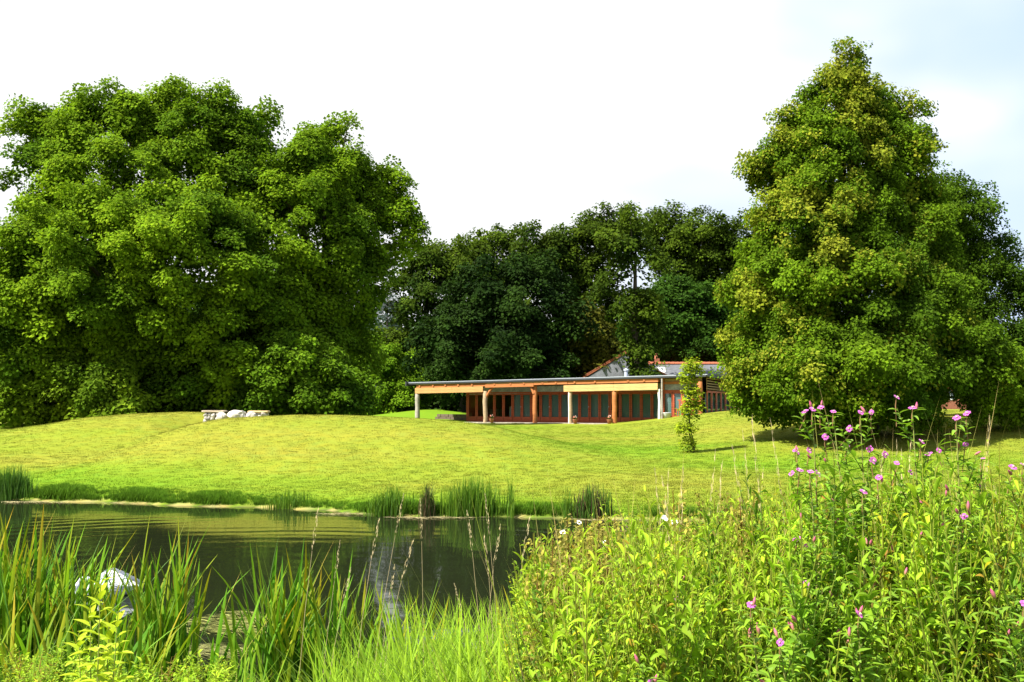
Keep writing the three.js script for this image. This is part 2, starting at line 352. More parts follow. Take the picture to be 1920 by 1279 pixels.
function tree(o) {
  // o: name, label, group, px & d of the base, lobes [px, py, rx, ry, depth offset], leaf, size of clumps, colours
  seed = o.seed;
  const d = o.d, bx = xAt(o.px, d), by = ground(bx, d) - 0.15, root = thing(o.name, o.label, o.category ?? 'tree', V(bx, by, -d), o.group);
  const E = o.lobes.map(([px, py, rx, ry, dz = 0, rz]) => ({ c: at(px, py, d + dz), rx: rx * d / F, ry: ry * d / F, rz: rz ?? rx * d / F * 0.85 }));
  const inside = (p, e, k) => ((p.x - e.c.x) / (e.rx * k)) ** 2 + ((p.y - e.c.y) / (e.ry * k)) ** 2 + ((p.z - e.c.z) / (e.rz * k)) ** 2 < 1;
  const list = [], limbs = [], S = o.clump, off = V(bx, by, -d);
  const put = (p, dir, k, s) => {
    if (p.y < ground(p.x, -p.z) + (o.skirt ?? 0.5)) return;
    if (o.gap && o.gap(p)) return;
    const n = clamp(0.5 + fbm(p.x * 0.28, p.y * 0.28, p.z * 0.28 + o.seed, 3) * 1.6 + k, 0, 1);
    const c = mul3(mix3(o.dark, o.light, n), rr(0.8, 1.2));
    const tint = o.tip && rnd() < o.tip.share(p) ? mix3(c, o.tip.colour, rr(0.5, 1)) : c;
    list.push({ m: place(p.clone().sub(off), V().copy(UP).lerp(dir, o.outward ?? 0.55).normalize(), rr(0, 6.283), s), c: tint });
  };
  E.forEach((e, ei) => {
    const area = 4 * Math.PI * Math.pow((Math.pow(e.rx * e.ry, 1.6) + Math.pow(e.rx * e.rz, 1.6) + Math.pow(e.ry * e.rz, 1.6)) / 3, 1 / 1.6);
    const nSub = Math.max(5, Math.round(area / (S * S) * (o.dense ?? 0.62)));
    for (let k = 0; k < nSub; k++) {
      const yy = 1 - 2 * (k + 0.5) / nSub, az = k * 2.39996 + rr(-0.5, 0.5), q = Math.sqrt(1 - yy * yy);
      const n = V(Math.cos(az) * q, yy + rr(-0.1, 0.1), Math.sin(az) * q).normalize();
      if (n.z < -0.35 && rnd() < 0.45) continue;                     // thinner on the far side
      const rad = rr(0.70, 1.04) + 0.16 * perlin.noise(n.x * 2.2 + ei, n.y * 2.2, n.z * 2.2 + o.seed);
      const c = V(e.c.x + n.x * e.rx * rad, e.c.y + n.y * e.ry * rad, e.c.z + n.z * e.rz * rad);
      if (E.some((f, fi) => fi !== ei && inside(c, f, 0.72))) continue;
      if (o.airy && c.y > o.airy && perlin.noise(c.x * 0.42, c.y * 0.5, c.z * 0.42 + o.seed) > (o.gapAt ?? 0.16)) continue;   // gaps where the sky shows
      const sr = S * rr(0.55, 1.25);
      if (rnd() < 0.16) limbs.push(c);
      const m = Math.round((o.sprays ?? 13) * (sr / S) ** 2), bl = sr * rr(1.1, 2.5);   // each clump is a bough reaching outwards and drooping
      const bd = V(n.x * 0.8 + gauss() * 0.55, n.y * 0.5 + 0.22 + gauss() * 0.4, n.z * 0.8 + gauss() * 0.55).normalize();
      for (let j = 0; j < m; j++) {
        const v = V(gauss() + n.x * 0.5, gauss() + 0.3, gauss() + n.z * 0.5).normalize(), t = rnd(), r = sr * 0.66 * Math.pow(rnd(), 0.4) * (1.05 - 0.5 * t) * (rnd() < 0.2 ? 1.6 : 1), k = (t - 0.62) * bl;
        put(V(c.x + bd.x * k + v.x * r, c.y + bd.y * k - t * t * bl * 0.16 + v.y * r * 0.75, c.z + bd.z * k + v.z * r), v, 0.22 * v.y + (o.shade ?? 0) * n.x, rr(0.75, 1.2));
      }
    }
    const fill = Math.round(e.rx * e.ry * e.rz * (o.fill ?? 0.55));
    for (let k = 0; k < fill; k++) {
      const v = V(gauss(), gauss(), gauss()).normalize(), r = Math.pow(rnd(), 0.45) * 0.85;
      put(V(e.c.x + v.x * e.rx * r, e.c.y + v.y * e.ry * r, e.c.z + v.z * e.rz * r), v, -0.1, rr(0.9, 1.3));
    }
  });
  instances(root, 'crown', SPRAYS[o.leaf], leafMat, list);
  const g = new GB(), R = o.trunk, top = E.reduce((m, e) => Math.max(m, e.c.y), 0) - by, sway = rr(-0.4, 0.4);
  const axis = (t) => { const e = E[0]; return V(lerp(0, e.c.x - bx, t) + sway * Math.sin(t * 3), 0.02 + top * t, lerp(0, e.c.z + d, t)); };
  const pts = [], rad = [];
  for (let k = 0; k <= 10; k++) { const t = k / 10; pts.push(axis(t)); rad.push(R * (k === 0 ? 1.5 : k === 1 ? 1.08 : 1 - 0.85 * t)); }
  g.tube(pts, rad, 10);
  limbs.slice(0, o.limbs ?? 30).forEach((c) => {
    const e = c.clone().sub(off), t = clamp((e.y / top) * rr(0.45, 0.75), 0.12, 0.9), s = axis(t), mid = s.clone().lerp(e, 0.5); mid.y += e.distanceTo(s) * 0.1;
    const r0 = R * (1 - 0.85 * t) * 0.5; g.tube([s, s.clone().lerp(mid, 0.5).add(V(gauss() * 0.2, 0.1, gauss() * 0.2)), mid, mid.clone().lerp(e, 0.5).add(V(gauss() * 0.2, 0, gauss() * 0.2)), e], [r0, r0 * 0.8, r0 * 0.55, r0 * 0.35, 0.015], 6);
  });
  add(root, 'trunk', g.geo(), barkMat);
  return list.length;
}
const GREEN = { dark: [0.06, 0.13, 0.005], light: [0.20, 0.325, 0.010] };
let count = 0;
// the two big trees on the left and the bushes at their feet
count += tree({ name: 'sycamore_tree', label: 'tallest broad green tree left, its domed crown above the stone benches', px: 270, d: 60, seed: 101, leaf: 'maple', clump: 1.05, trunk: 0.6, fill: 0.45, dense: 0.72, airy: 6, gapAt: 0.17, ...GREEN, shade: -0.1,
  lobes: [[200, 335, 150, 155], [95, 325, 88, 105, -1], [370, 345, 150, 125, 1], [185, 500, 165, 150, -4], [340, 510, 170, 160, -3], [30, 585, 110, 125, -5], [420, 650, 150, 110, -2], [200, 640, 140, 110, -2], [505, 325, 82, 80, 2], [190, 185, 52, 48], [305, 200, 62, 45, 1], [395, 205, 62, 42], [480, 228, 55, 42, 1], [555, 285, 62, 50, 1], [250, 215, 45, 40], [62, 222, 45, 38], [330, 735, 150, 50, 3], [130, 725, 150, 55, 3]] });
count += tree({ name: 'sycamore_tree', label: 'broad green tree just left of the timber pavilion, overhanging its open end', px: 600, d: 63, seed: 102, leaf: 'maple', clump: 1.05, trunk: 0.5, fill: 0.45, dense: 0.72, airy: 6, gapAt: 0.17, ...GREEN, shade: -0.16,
  lobes: [[612, 415, 112, 130], [640, 270, 52, 60], [575, 300, 60, 50], [540, 440, 110, 150, -3], [682, 415, 48, 90, 1], [718, 345, 32, 48, 1], [738, 425, 38, 70, 1], [632, 550, 92, 100], [530, 600, 100, 100, -3], [600, 650, 88, 80, 2], [560, 730, 115, 50, 3]] });
count += tree({ name: 'sycamore_tree', label: 'dark green tree cut by the left edge of the picture', px: -60, d: 66, seed: 103, leaf: 'maple', clump: 1.5, trunk: 0.5, dark: [0.015, 0.05, 0.004], light: [0.06, 0.13, 0.01],
  lobes: [[-70, 540, 120, 150], [-60, 690, 130, 100], [40, 700, 100, 90, 1], [-10, 640, 90, 90, -2]] });
count += tree({ name: 'bush', category: 'bush', label: 'leafy bush at the foot of the tall tree, left of the stone benches', group: 'bushes under the left trees', px: 150, d: 55, seed: 104, leaf: 'bush', clump: 0.9, trunk: 0.12, dark: [0.07, 0.14, 0.006], light: [0.19, 0.29, 0.012], skirt: 0.1,
  lobes: [[110, 715, 80, 55], [195, 735, 75, 55, -1], [50, 745, 60, 45, -1], [235, 765, 40, 30, -2]] });
count += tree({ name: 'bush', category: 'bush', label: 'rounded green bush behind the grassy mound, right of the stone benches', group: 'bushes under the left trees', px: 550, d: 56, seed: 105, leaf: 'bush', clump: 0.9, trunk: 0.12, dark: [0.04, 0.10, 0.005], light: [0.12, 0.22, 0.008], skirt: 0.1,
  lobes: [[550, 705, 95, 65], [470, 730, 70, 50, 1], [630, 735, 60, 45, 0], [390, 745, 60, 40, 2]] });
count += tree({ name: 'bush', category: 'bush', label: 'bright green bush beside the left end of the timber pavilion', group: 'bushes under the left trees', px: 730, d: 97, seed: 106, leaf: 'bush', clump: 1.0, trunk: 0.14, dark: [0.07, 0.15, 0.006], light: [0.17, 0.30, 0.012], skirt: 0.1,
  lobes: [[720, 695, 70, 60], [660, 715, 50, 50], [780, 705, 50, 40, 1], [815, 700, 28, 32, 2], [740, 740, 70, 40, -1], [690, 750, 70, 35, 0]] });
// wood behind the pavilion
const OAK = { leaf: 'oak', clump: 1.9, trunk: 0.45, dark: [0.018, 0.042, 0.003], light: [0.088, 0.142, 0.008], group: 'trees of the dark wood behind the pavilion', name: 'oak_tree', dense: 0.8, fill: 0.42, sprays: 17, airy: 12, gapAt: 0.2 };
const wood = [
  ['dark wood tree nearest the big left trees, lowest of the skyline', 790, 100, [[800, 560, 65, 110], [830, 480, 45, 42], [760, 640, 60, 80]]],
  ['wood tree left of centre with a feathery top', 870, 104, [[880, 530, 60, 85], [845, 490, 35, 45], [870, 640, 70, 80]]],
  ['domed wood tree with sky gaps under its crown, centre of the skyline', 965, 110, [[960, 475, 66, 50], [1010, 490, 40, 50], [920, 500, 40, 45], [970, 590, 60, 70]]],
  ['tallest wood tree with an open dark limb against the sky', 1085, 112, [[1080, 440, 45, 40], [1060, 500, 50, 60], [1160, 425, 62, 38], [1110, 480, 35, 40], [1115, 575, 55, 60]]],
  ['tall wood tree with an ivy-covered trunk above the grey gable', 1200, 87, [[1195, 450, 40, 60], [1188, 530, 42, 60], [1202, 600, 20, 60], [1202, 680, 8, 45]]],
  ['wide wood tree rising left of the lime tree', 1300, 106, [[1300, 455, 70, 62], [1250, 440, 40, 40], [1290, 540, 80, 60], [1350, 520, 50, 80]]],
  ['wood tree partly hidden by the tall lime tree', 1390, 104, [[1375, 460, 45, 58], [1410, 560, 60, 90], [1380, 640, 60, 60]]],
];
wood.forEach(([label, px, d, lobes], k) => { count += tree({ ...OAK, label, px, d, lobes, seed: 200 + k }); });
count += tree({ ...OAK, name: 'yew_tree', label: 'dense dark rounded evergreen tree directly behind the pavilion roof', px: 950, d: 92, seed: 221, dark: [0.008, 0.024, 0.003], light: [0.030, 0.066, 0.008], fill: 0.5, lobes: [[930, 600, 100, 110], [1010, 600, 70, 120], [860, 650, 70, 70], [960, 670, 120, 60]] });
count += tree({ ...OAK, name: 'small_tree', label: 'yellowish small tree in front of the dark wood, left of the grey gable', px: 1100, d: 93, seed: 222, clump: 1.2, dark: [0.04, 0.055, 0.005], light: [0.12, 0.125, 0.012], fill: 0.4, lobes: [[1100, 630, 34, 55], [1125, 670, 30, 45], [1085, 590, 26, 26]] });
count += tree({ ...OAK, name: 'round_tree', label: 'mid green round tree behind the farmhouse roof with skylights', px: 1265, d: 99, seed: 223, clump: 1.5, dark: [0.018, 0.052, 0.004], light: [0.05, 0.115, 0.01], fill: 0.4, lobes: [[1240, 580, 60, 55], [1300, 600, 60, 70], [1350, 640, 60, 50], [1255, 640, 50, 40]] });
{ // the wood goes on behind as one dark mass
  const list = []; seed = 240;
  for (let k = 0; k < 9000; k++) { const d = rr(118, 150), px = rr(-500, 2400), x = xAt(px, d), top = EYE + (HORIZON - 605 + 60 * perlin.noise(px * 0.008, 3, 1) + (px < 640 ? 75 : px > 1450 ? -50 : 0)) / F * d, y = lerp(ground(x, d) + 0.3, top, rnd());
    list.push({ m: place(V(x, y, -d), V(gauss() * 0.4, 1, gauss() * 0.4).normalize(), rr(0, 6.28), rr(1.6, 2.6)), c: mul3([0.025, 0.055, 0.006], rr(0.6, 1.4)) }); }
  tag(instances(scene, 'woodland', SPRAYS.oak, leafMat, list), 'dark far woodland closing the view behind the trees', 'woodland');
}
// blue conifer between the left tree and the wood
{
  const d = 101, bx = xAt(725, d), by = ground(bx, d), root = thing('blue_conifer', 'silvery blue conifer between the left trees and the dark wood', 'tree', V(bx, by, -d)), list = []; seed = 31;
  const h = EYE + (HORIZON - 555) / F * d - by;
  for (let k = 0; k < 260; k++) { const t = Math.pow(rnd(), 0.8), az = rr(0, 6.28), r = (1 - t) * 2.9 * rr(0.25, 1) + 0.1, p = V(Math.cos(az) * r, 1.2 + t * (h - 1.2) + r * 0.22, Math.sin(az) * r), k2 = rr(0.7, 1.2);
    list.push({ m: new THREE.Matrix4().compose(p, new THREE.Quaternion().setFromEuler(new THREE.Euler(rr(-0.2, 0.2), -az, 0.25 + rr(-0.2, 0.3))), V(1, 1, 1)), c: [0.12 * k2, 0.17 * k2, 0.16 * k2] }); }
  instances(root, 'crown', SPRAYS.needle, leafMat, list);
  add(root, 'trunk', new GB().tube([V(0, -0.1, 0), V(0.05, h * 0.5, 0), V(0, h, 0)], [0.22, 0.13, 0.02], 8).geo(), barkMat);
}
// the lime tree on the right and the darker tree behind it
const limeGap = (p) => { const d = -p.z, x = CX + p.x / d * F, y = HORIZON - (p.y - EYE) / d * F; return d > 38 && d < 58 && Math.hypot((x - 1781) / 18, (y - 728) / 22) < 1; };
const bractSunTint = { colour: [0.27, 0.30, 0.024], share: (p) => clamp(0.02 + fbm(p.x * 0.5, p.y * 0.5, p.z * 0.5, 2) * 2.2 + (p.y - 9) * 0.055 - (p.x - 15) * 0.06, 0.02, 0.8) };  // bract yellow, weighted to the top and left to paint sunlight into the leaves
count += tree({ name: 'lime_tree', label: 'tall conical lime tree right of the pavilion, its crown yellowed with bracts and painted sunlight', px: 1620, d: 45, seed: 301, leaf: 'lime', clump: 0.72, trunk: 0.45, dark: [0.042, 0.095, 0.004], light: [0.13, 0.225, 0.008], shade: -0.24, tip: bractSunTint, gap: limeGap, sprays: 12, fill: 0.9, dense: 0.74, airy: 1, gapAt: 0.3, skirt: 0.35, limbs: 44, outward: 0.6,
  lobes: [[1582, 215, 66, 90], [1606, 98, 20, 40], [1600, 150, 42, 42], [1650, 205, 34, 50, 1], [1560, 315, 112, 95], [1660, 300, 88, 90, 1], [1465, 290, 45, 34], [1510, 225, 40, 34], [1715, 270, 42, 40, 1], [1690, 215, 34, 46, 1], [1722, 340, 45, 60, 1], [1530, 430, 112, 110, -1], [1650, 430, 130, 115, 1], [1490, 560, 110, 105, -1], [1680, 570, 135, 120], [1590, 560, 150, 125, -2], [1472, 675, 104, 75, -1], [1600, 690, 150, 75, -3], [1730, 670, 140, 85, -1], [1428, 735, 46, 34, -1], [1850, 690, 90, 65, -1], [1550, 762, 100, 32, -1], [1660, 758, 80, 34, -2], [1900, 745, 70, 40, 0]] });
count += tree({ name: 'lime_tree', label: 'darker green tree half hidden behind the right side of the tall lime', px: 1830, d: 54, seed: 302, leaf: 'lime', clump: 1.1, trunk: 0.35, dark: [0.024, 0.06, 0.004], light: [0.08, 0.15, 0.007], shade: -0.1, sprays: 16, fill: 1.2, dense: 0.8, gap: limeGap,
  lobes: [[1780, 390, 75, 80], [1840, 520, 75, 90], [1780, 550, 90, 100], [1890, 580, 80, 80], [1850, 660, 130, 70], [1950, 640, 90, 90]] });
// sapling on the lawn
{
  const d = 41.3, bx = xAt(1300, d), by = ground(bx, d), root = thing('sapling', 'slender young tree standing alone on the lawn before the pavilion', 'tree', V(bx, by - 0.05, -d)), list = []; seed = 41;
  const k = d / F, top = EYE + (HORIZON - 672) * k - by;
  const blobs = [[1296, 684, 17, 17], [1290, 708, 10, 12], [1298, 734, 13, 20], [1292, 765, 14, 16], [1304, 758, 9, 10], [1286, 798, 17, 10], [1290, 824, 8, 11], [1295, 842, 5, 8]];
  for (const [px, py, rx, ry] of blobs) for (let j = 0; j < rx * ry / 7; j++) {
    const v = V(gauss(), gauss(), gauss()).normalize().multiplyScalar(Math.pow(rnd(), 0.45)), c = at(px, py, d), n = rr(0, 1);
    list.push({ m: place(V(c.x + v.x * rx * k - bx, c.y + v.y * ry * k - by, c.z + v.z * rx * k + d), V(v.x * 0.5, 1, v.z * 0.5).normalize(), rr(0, 6.28), rr(0.8, 1.3)), c: mul3(mix3([0.15, 0.23, 0.008], [0.36, 0.44, 0.02], n), rr(0.85, 1.1)) });
  }
  instances(root, 'crown', SPRAYS.small, leafMat, list);
  const g = new GB(); g.tube([V(0, 0, 0), V(-0.10, 0.4, 0), V(-0.2, 0.9, 0), V(-0.14, 1.8, 0), V(-0.05, 2.8, 0), V(-0.08, top - 0.1, 0)], [0.04, 0.034, 0.03, 0.026, 0.018, 0.006], 7);
  g.tube([V(0.02, 0, 0.03), V(-0.04, 0.5, 0.02), V(-0.16, 1.0, 0)], [0.03, 0.026, 0.02], 6);
  for (let j = 0; j < 14; j++) { const y = rr(0.8, top - 0.4), a = rr(0, 6.28), l = rr(0.25, 0.5); g.tube([V(-0.12, y, 0), V(-0.12 + Math.cos(a) * l * 0.5, y + l * 0.4, Math.sin(a) * l * 0.5), V(-0.12 + Math.cos(a) * l, y + l * 0.6, Math.sin(a) * l)], [0.012, 0.008, 0.003], 5); }
  add(root, 'trunk', g.geo(), barkMat);
}

// ---------------------------------------------------------------- timber pavilion
const FLOOR = 1.69, A = V(-7.06, FLOOR, -76), TX = 0.853, TZ = 0.522, ANG = -Math.atan2(TZ, TX);
const Uat = (px, w = 0) => { const r = (px - CX) / F, xa = A.x - TZ * w, da = -(A.z + TX * w); return (r * da - xa) / (TX + r * TZ); };
const drop = (u) => 0.2 * (u / 19.14 - 1);
{
  const P = thing('timber_pavilion', 'long low timber pavilion with red brown glazed doors and flat roof', 'pavilion', A); P.rotation.y = ANG;
  const bar = (name, mat, u0, u1, y0, y1, w0, w1, slope = true, parent = P) => { const l = slope ? drop(u0) : 0, r = slope ? drop(u1) : 0; return add(parent, name, new GB().box(u0, u1, y0, y1, w0, w1, [1, 1, 1], l, r).geo(), mat); };
  const uB = Uat(1235), uC = Uat(1318), w = -1.9;
  // floor, roof
  bar('floor', M.concrete, -0.1, uC, -0.35, 0.0, -8.6, 0.28, false);
  const roof = new GB(); roof.hex([V(-0.4, 2.93 + drop(-0.4), 0.22), V(uC + 0.35, 2.93 + drop(uC), 0.22), V(uC + 0.35, 2.55 + drop(uC), -9), V(-0.4, 2.55 + drop(0), -9), V(-0.4, 3.0 + drop(-0.4), 0.22), V(uC + 0.35, 3.0 + drop(uC), 0.22), V(uC + 0.35, 2.62 + drop(uC), -9), V(-0.4, 2.62 + drop(0), -9)]);
  add(P, 'roof', roof.geo(), M.slate);
  bar('roof_edge', M.metal, -0.42, uC + 0.37, 3.004, 3.05, 0.1, 0.27);
  for (let k = 0; k < 5; k++) bar('gutter', M.dark, lerp(-0.42, uC + 0.3, k / 5) + 0.004, lerp(-0.42, uC + 0.3, (k + 1) / 5), 2.90, 3.0, 0.224, 0.28);
  bar('side_gutter', M.dark, -0.5, -0.405, 2.78, 3.1, -8.9, 0.5, false).position.y = -0.2;
  // posts
  const post = (px, mat, hw, top, w0 = 0) => { const u = Uat(px, w0), g = new GB(); seed = px; const pts = [], rad = []; for (let k = 0; k <= 6; k++) { pts.push(V(u + rr(-0.02, 0.02), -0.05 + (top + drop(u) + 0.05) * k / 6, w0 + rr(-0.02, 0.02))); rad.push(hw * rr(0.92, 1.08)); } g.tube(pts, rad, 8); return add(P, 'post', g.geo(), mat); };
  post(783, M.greyPost, 0.17, 2.25); post(910, M.post, 0.16, 2.3); post(1003, M.orange, 0.15, 2.6, -0.1); post(1069, M.post, 0.15, 2.2); post(1152, M.orange, 0.17, 2.2); post(1236, M.white, 0.10, 2.2); post(1312, M.orange, 0.17, 2.6);
  // braces
  const brace = (px0, y0, px1, y1) => { const a = Uat(px0), b = Uat(px1); add(P, 'brace', new GB().tube([V(a, y0, 0), V((a + b) / 2, (y0 + y1) / 2 + 0.04, 0), V(b, y1, 0)], [0.09, 0.1, 0.1], 8).geo(), M.orange); };
  brace(912, 1.75, 925, 2.5); brace(1001, 1.95, 993, 2.6); brace(1154, 2.0, 1160, 2.2);
  // beams and boards under the eaves
  const beams = [[783, 912], [912, 1003], [1003, 1066], [1066, 1152], [1152, 1236]];
  beams.forEach(([a, b], k) => bar('beam', M.orange, Uat(a) + 0.01, Uat(b) - 0.01, 2.64 - (k === 1 ? 0.1 : 0), 2.86, -0.1, (k === 1 || k === 2 ? 0.185 : 0.165) + 0.003 * k));
  seed = 5; for (const px of [790, 815, 838, 862, 888, 930, 960, 985, 1020, 1045, 1080, 1118, 1180, 1210]) { const u = Uat(px); bar('rafter', M.orange, u - 0.06, u + 0.06, 2.70, 2.84, 0.19, 0.222); }
  const boards = [[781, 812, M.amber], [812, 850, M.amber], [850, 908, M.amber], [1059, 1105, M.cream], [1105, 1152, M.cream], [1152, 1235, M.cream]];
  boards.forEach(([a, b, m], k) => { for (let j = 0; j < 2; j++) bar('fascia_board', m, Uat(a) + 0.004, Uat(b) - 0.004, (k < 3 ? 2.24 : 2.15) + 0.2 * j, (k < 3 ? 2.24 : 2.15) + 0.2 * (j + 1) - 0.008 + (k < 3 ? 0 : 0.03 * j), 0.13 + 0.004 * j, 0.18 + 0.006 * ((k + j) % 3)); });
  bar('eaves_board', M.cream, Uat(915), Uat(1030), 2.80, 2.855, 0.13, 0.2);
  // grey panels above the doors
  bar('wall_panel', M.panel, Uat(880, w), Uat(1000, w), 2.12, 2.62, w - 0.06, w); bar('wall_panel', M.bluePanel, Uat(1000, w) + 0.01, Uat(1062, w), 2.12, 2.62, w - 0.06, w + 0.003); bar('wall_panel', M.panel, Uat(1062, w) + 0.01, Uat(1243, w), 2.12, 2.62, w - 0.06, w);
  // doors along the wall behind the veranda
  const glassDoor = (parent, u0, u1, y0, y1, z, kind) => {
    const g = new GB(), s = 0.085, e = 0.003; g.box(u0, u0 + s, y0, y1, z - 0.06, z, [1, 1, 1]); g.box(u1 - s, u1, y0, y1, z - 0.06, z, [1, 1, 1]); g.box(u0 + s, u1 - s, y1 - 0.1, y1, z - 0.06 + e, z - e, [1, 1, 1]); g.box(u0 + s, u1 - s, y0, y0 + 0.3, z - 0.06 + e, z - e, [1, 1, 1]);
    const door = add(parent, 'door', g.geo(), M.red);
    add(door, 'pane', new GB().box(u0 + s, u1 - s, y0 + 0.3, y1 - 0.1, z - 0.036, z - 0.03, [1, 1, 1]).geo(), M.glass);
    if (kind === 1) add(door, 'blind', new GB().box(u0 + 0.05, u1 - 0.05, y0 + 0.18, y1 - 0.06, z - 0.14, z - 0.12, [1, 1, 1]).geo(), M.blind);
    if (kind === 2) { const c = new GB(); c.hex([V(u0 + 0.2, y0 + 0.3, z - 0.12), V(u0 + 0.42, y0 + 0.3, z - 0.12), V(u0 + 0.42, y0 + 0.3, z - 0.2), V(u0 + 0.2, y0 + 0.3, z - 0.2), V(u0 + 0.12, y1 - 0.14, z - 0.12), V(u0 + 0.24, y1 - 0.14, z - 0.12), V(u0 + 0.24, y1 - 0.14, z - 0.2), V(u0 + 0.12, y1 - 0.14, z - 0.2)]); add(door, 'curtain', c.geo(), M.curtain); }
    if (kind === 1 && rnd() < 0.35) add(door, 'handle', new THREE.SphereGeometry(0.035, 8, 6).translate(u1 - 0.04, y0 + 1.0, z + 0.03), M.metal);
  };
  bar('door_head', M.red, Uat(876, w), Uat(1243, w), 2.02, 2.118, w - 0.09, w + 0.012, false);
  bar('door_sill', M.red, Uat(876, w), Uat(1243, w), 0.005, 0.07, w - 0.09, w + 0.012, false);
  const u0 = Uat(877, w), u1 = Uat(1242, w), n = 20; seed = 9;
  for (let k = 0; k < n; k++) { const a = lerp(u0, u1, k / n), b = lerp(u0, u1, (k + 1) / n), px = 877 + (k + 0.5) / n * 365, kind = px < 965 || (px > 1148 && px < 1172) ? 0 : px > 1010 && px < 1027 ? 2 : 1; glassDoor(P, a + 0.015, b - 0.015, 0.075, 2.015, w, kind); }
  // end wall of the glazed room at the open left end, back wall and ceiling
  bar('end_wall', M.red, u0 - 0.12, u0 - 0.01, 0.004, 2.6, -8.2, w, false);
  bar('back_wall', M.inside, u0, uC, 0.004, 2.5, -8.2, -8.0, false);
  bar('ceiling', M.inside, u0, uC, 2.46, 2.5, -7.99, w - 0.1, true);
  // inside: two white cupboards seen through the glass
  bar('cupboard', M.white, Uat(1136, -3), Uat(1142, -3), 0.01, 0.85, -3.4, -3, false); bar('cupboard', M.white, Uat(1164, -3), Uat(1171, -3), 0.01, 0.85, -3.4, -3, false);
  bar('cupboard', M.white, Uat(955, -3.6), Uat(962, -3.6), 0.01, 1.1, -4, -3.6, false); bar('cupboard', M.tan, Uat(918, -4.6), Uat(935, -4.6), 0.01, 0.9, -5.2, -4.6, false);
  // right hand bay, flush with the front
  const v0 = Uat(1243, -0.4), v1 = Uat(1316, -0.4);
  bar('wall_panel', M.panel, v0, v1, 2.13, 2.5, -0.46, -0.40); bar('fascia_board', M.tan, v0, v1, 2.66, 2.85, -0.46, -0.36); bar('beam', M.orange, v0, v1, 2.504, 2.656, -0.46, -0.33);
  bar('door_head', M.red, v0, v1, 2.02, 2.126, -0.5, -0.385, false); bar('plinth', M.stoneB, v0, v1, -0.2, 0.22, -0.5, -0.36, false);
  bar('corner_post', M.orange, v0 - 0.02, v0 + 0.12, 2.135, 2.9, -0.36, -0.2);
  for (let k = 0; k < 4; k++) glassDoor(P, lerp(v0, v1, k / 4) + 0.015, lerp(v0, v1, (k + 1) / 4) - 0.015, 0.225, 2.015, -0.4, 1);
  bar('return_wall', M.red, v0 - 0.1, v0 - 0.002, 0.004, 2.1, w, -0.38, false);
  const dp = (px, mat, r, low) => { const u = Uat(px, 0.3); if (low) return add(P, 'downpipe', new GB().tube([V(u, 2.1, 0.1), V(u, 1.2, 0.1), V(u, -0.05, 0.1)], [r, r, r], 8).geo(), mat); add(P, 'downpipe', new GB().tube([V(u + 0.02, 2.85, 0.26), V(u + 0.02, 2.6, 0.25), V(u, 2.4, 0.22), V(u, 1.2, 0.22), V(u, -0.05, 0.22)], [r, r, r, r, r], 8).geo(), mat); };
  dp(1240, M.greyPost, 0.06); dp(1064, M.white, 0.05, true);
  // side elevation running back to the right
  const X = uC; const side = (name, mat, z0, z1, y0, y1, t, o = 0) => add(P, name, new GB().hex([V(X + o, y0, z0), V(X + o + t, y0, z0), V(X + o + t, y0, z1), V(X + o, y0, z1), V(X + o, y1 - 0.0, z0), V(X + o + t, y1, z0), V(X + o + t, y1 - 0.04 * (z0 - z1), z1), V(X + o, y1 - 0.04 * (z0 - z1), z1)]).geo(), mat);
  side('plinth', M.stoneB, -0.5, -8.9, -0.3, 0.45, 0.06); side('wall_core', M.inside, -0.5, -8.2, 0.46, 2.2, -0.05, -0.6);
  for (let k = 0; k < 5; k++) side('fascia_board', M.tan, -0.5, -8.9, 2.1 + 0.16 * k, 2.1 + 0.16 * (k + 1) - 0.012, 0.06, 0.02 + 0.006 * (k % 2));
  for (let k = 0; k < 10; k++) { const z0 = -0.55 - k * 0.83, g = new GB(), s = 0.09; const B = (za, zb, ya, yb, t) => g.hex([V(X, ya, za), V(X + t, ya, za), V(X + t, ya, zb), V(X, ya, zb), V(X, yb, za), V(X + t, yb, za), V(X + t, yb, zb), V(X, yb, zb)]);
    B(z0, z0 - s, 0.46, 2.09, 0.06); B(z0 - 0.81 + s, z0 - 0.81, 0.46, 2.09, 0.06); B(z0 - s, z0 - 0.81 + s, 1.95, 2.087, 0.056); B(z0 - s, z0 - 0.81 + s, 0.463, 0.6, 0.056);
    const wdw = add(P, 'window', g.geo(), M.red); add(wdw, 'pane', new GB().box(X + 0.02, X + 0.026, 0.6, 1.95, z0 - 0.81 + s, z0 - s, [1, 1, 1]).geo(), M.glass); add(wdw, 'blind', new GB().box(X - 0.1, X - 0.09, 0.5, 2.0, z0 - 0.79, z0 - 0.02, [1, 1, 1]).geo(), M.blind); }
  bar('step', M.concrete, uC + 0.1, uC + 1.0, -0.1, 0.2, -1.0, -0.1, false);
  // steel flue standing on the roof
  { const u = Uat(1174, -4.5), f = new GB(); f.tube([V(u, 2.7, -4.5), V(u, 3.55, -4.5)], [0.13, 0.13], 12); const fl = add(P, 'flue', f.geo(), M.metal); add(fl, 'flue_cap', new GB().tube([V(u, 3.58, -4.5), V(u, 3.62, -4.5), V(u, 3.72, -4.5)], [0.19, 0.19, 0.05], 12).geo(), M.metal); }
}
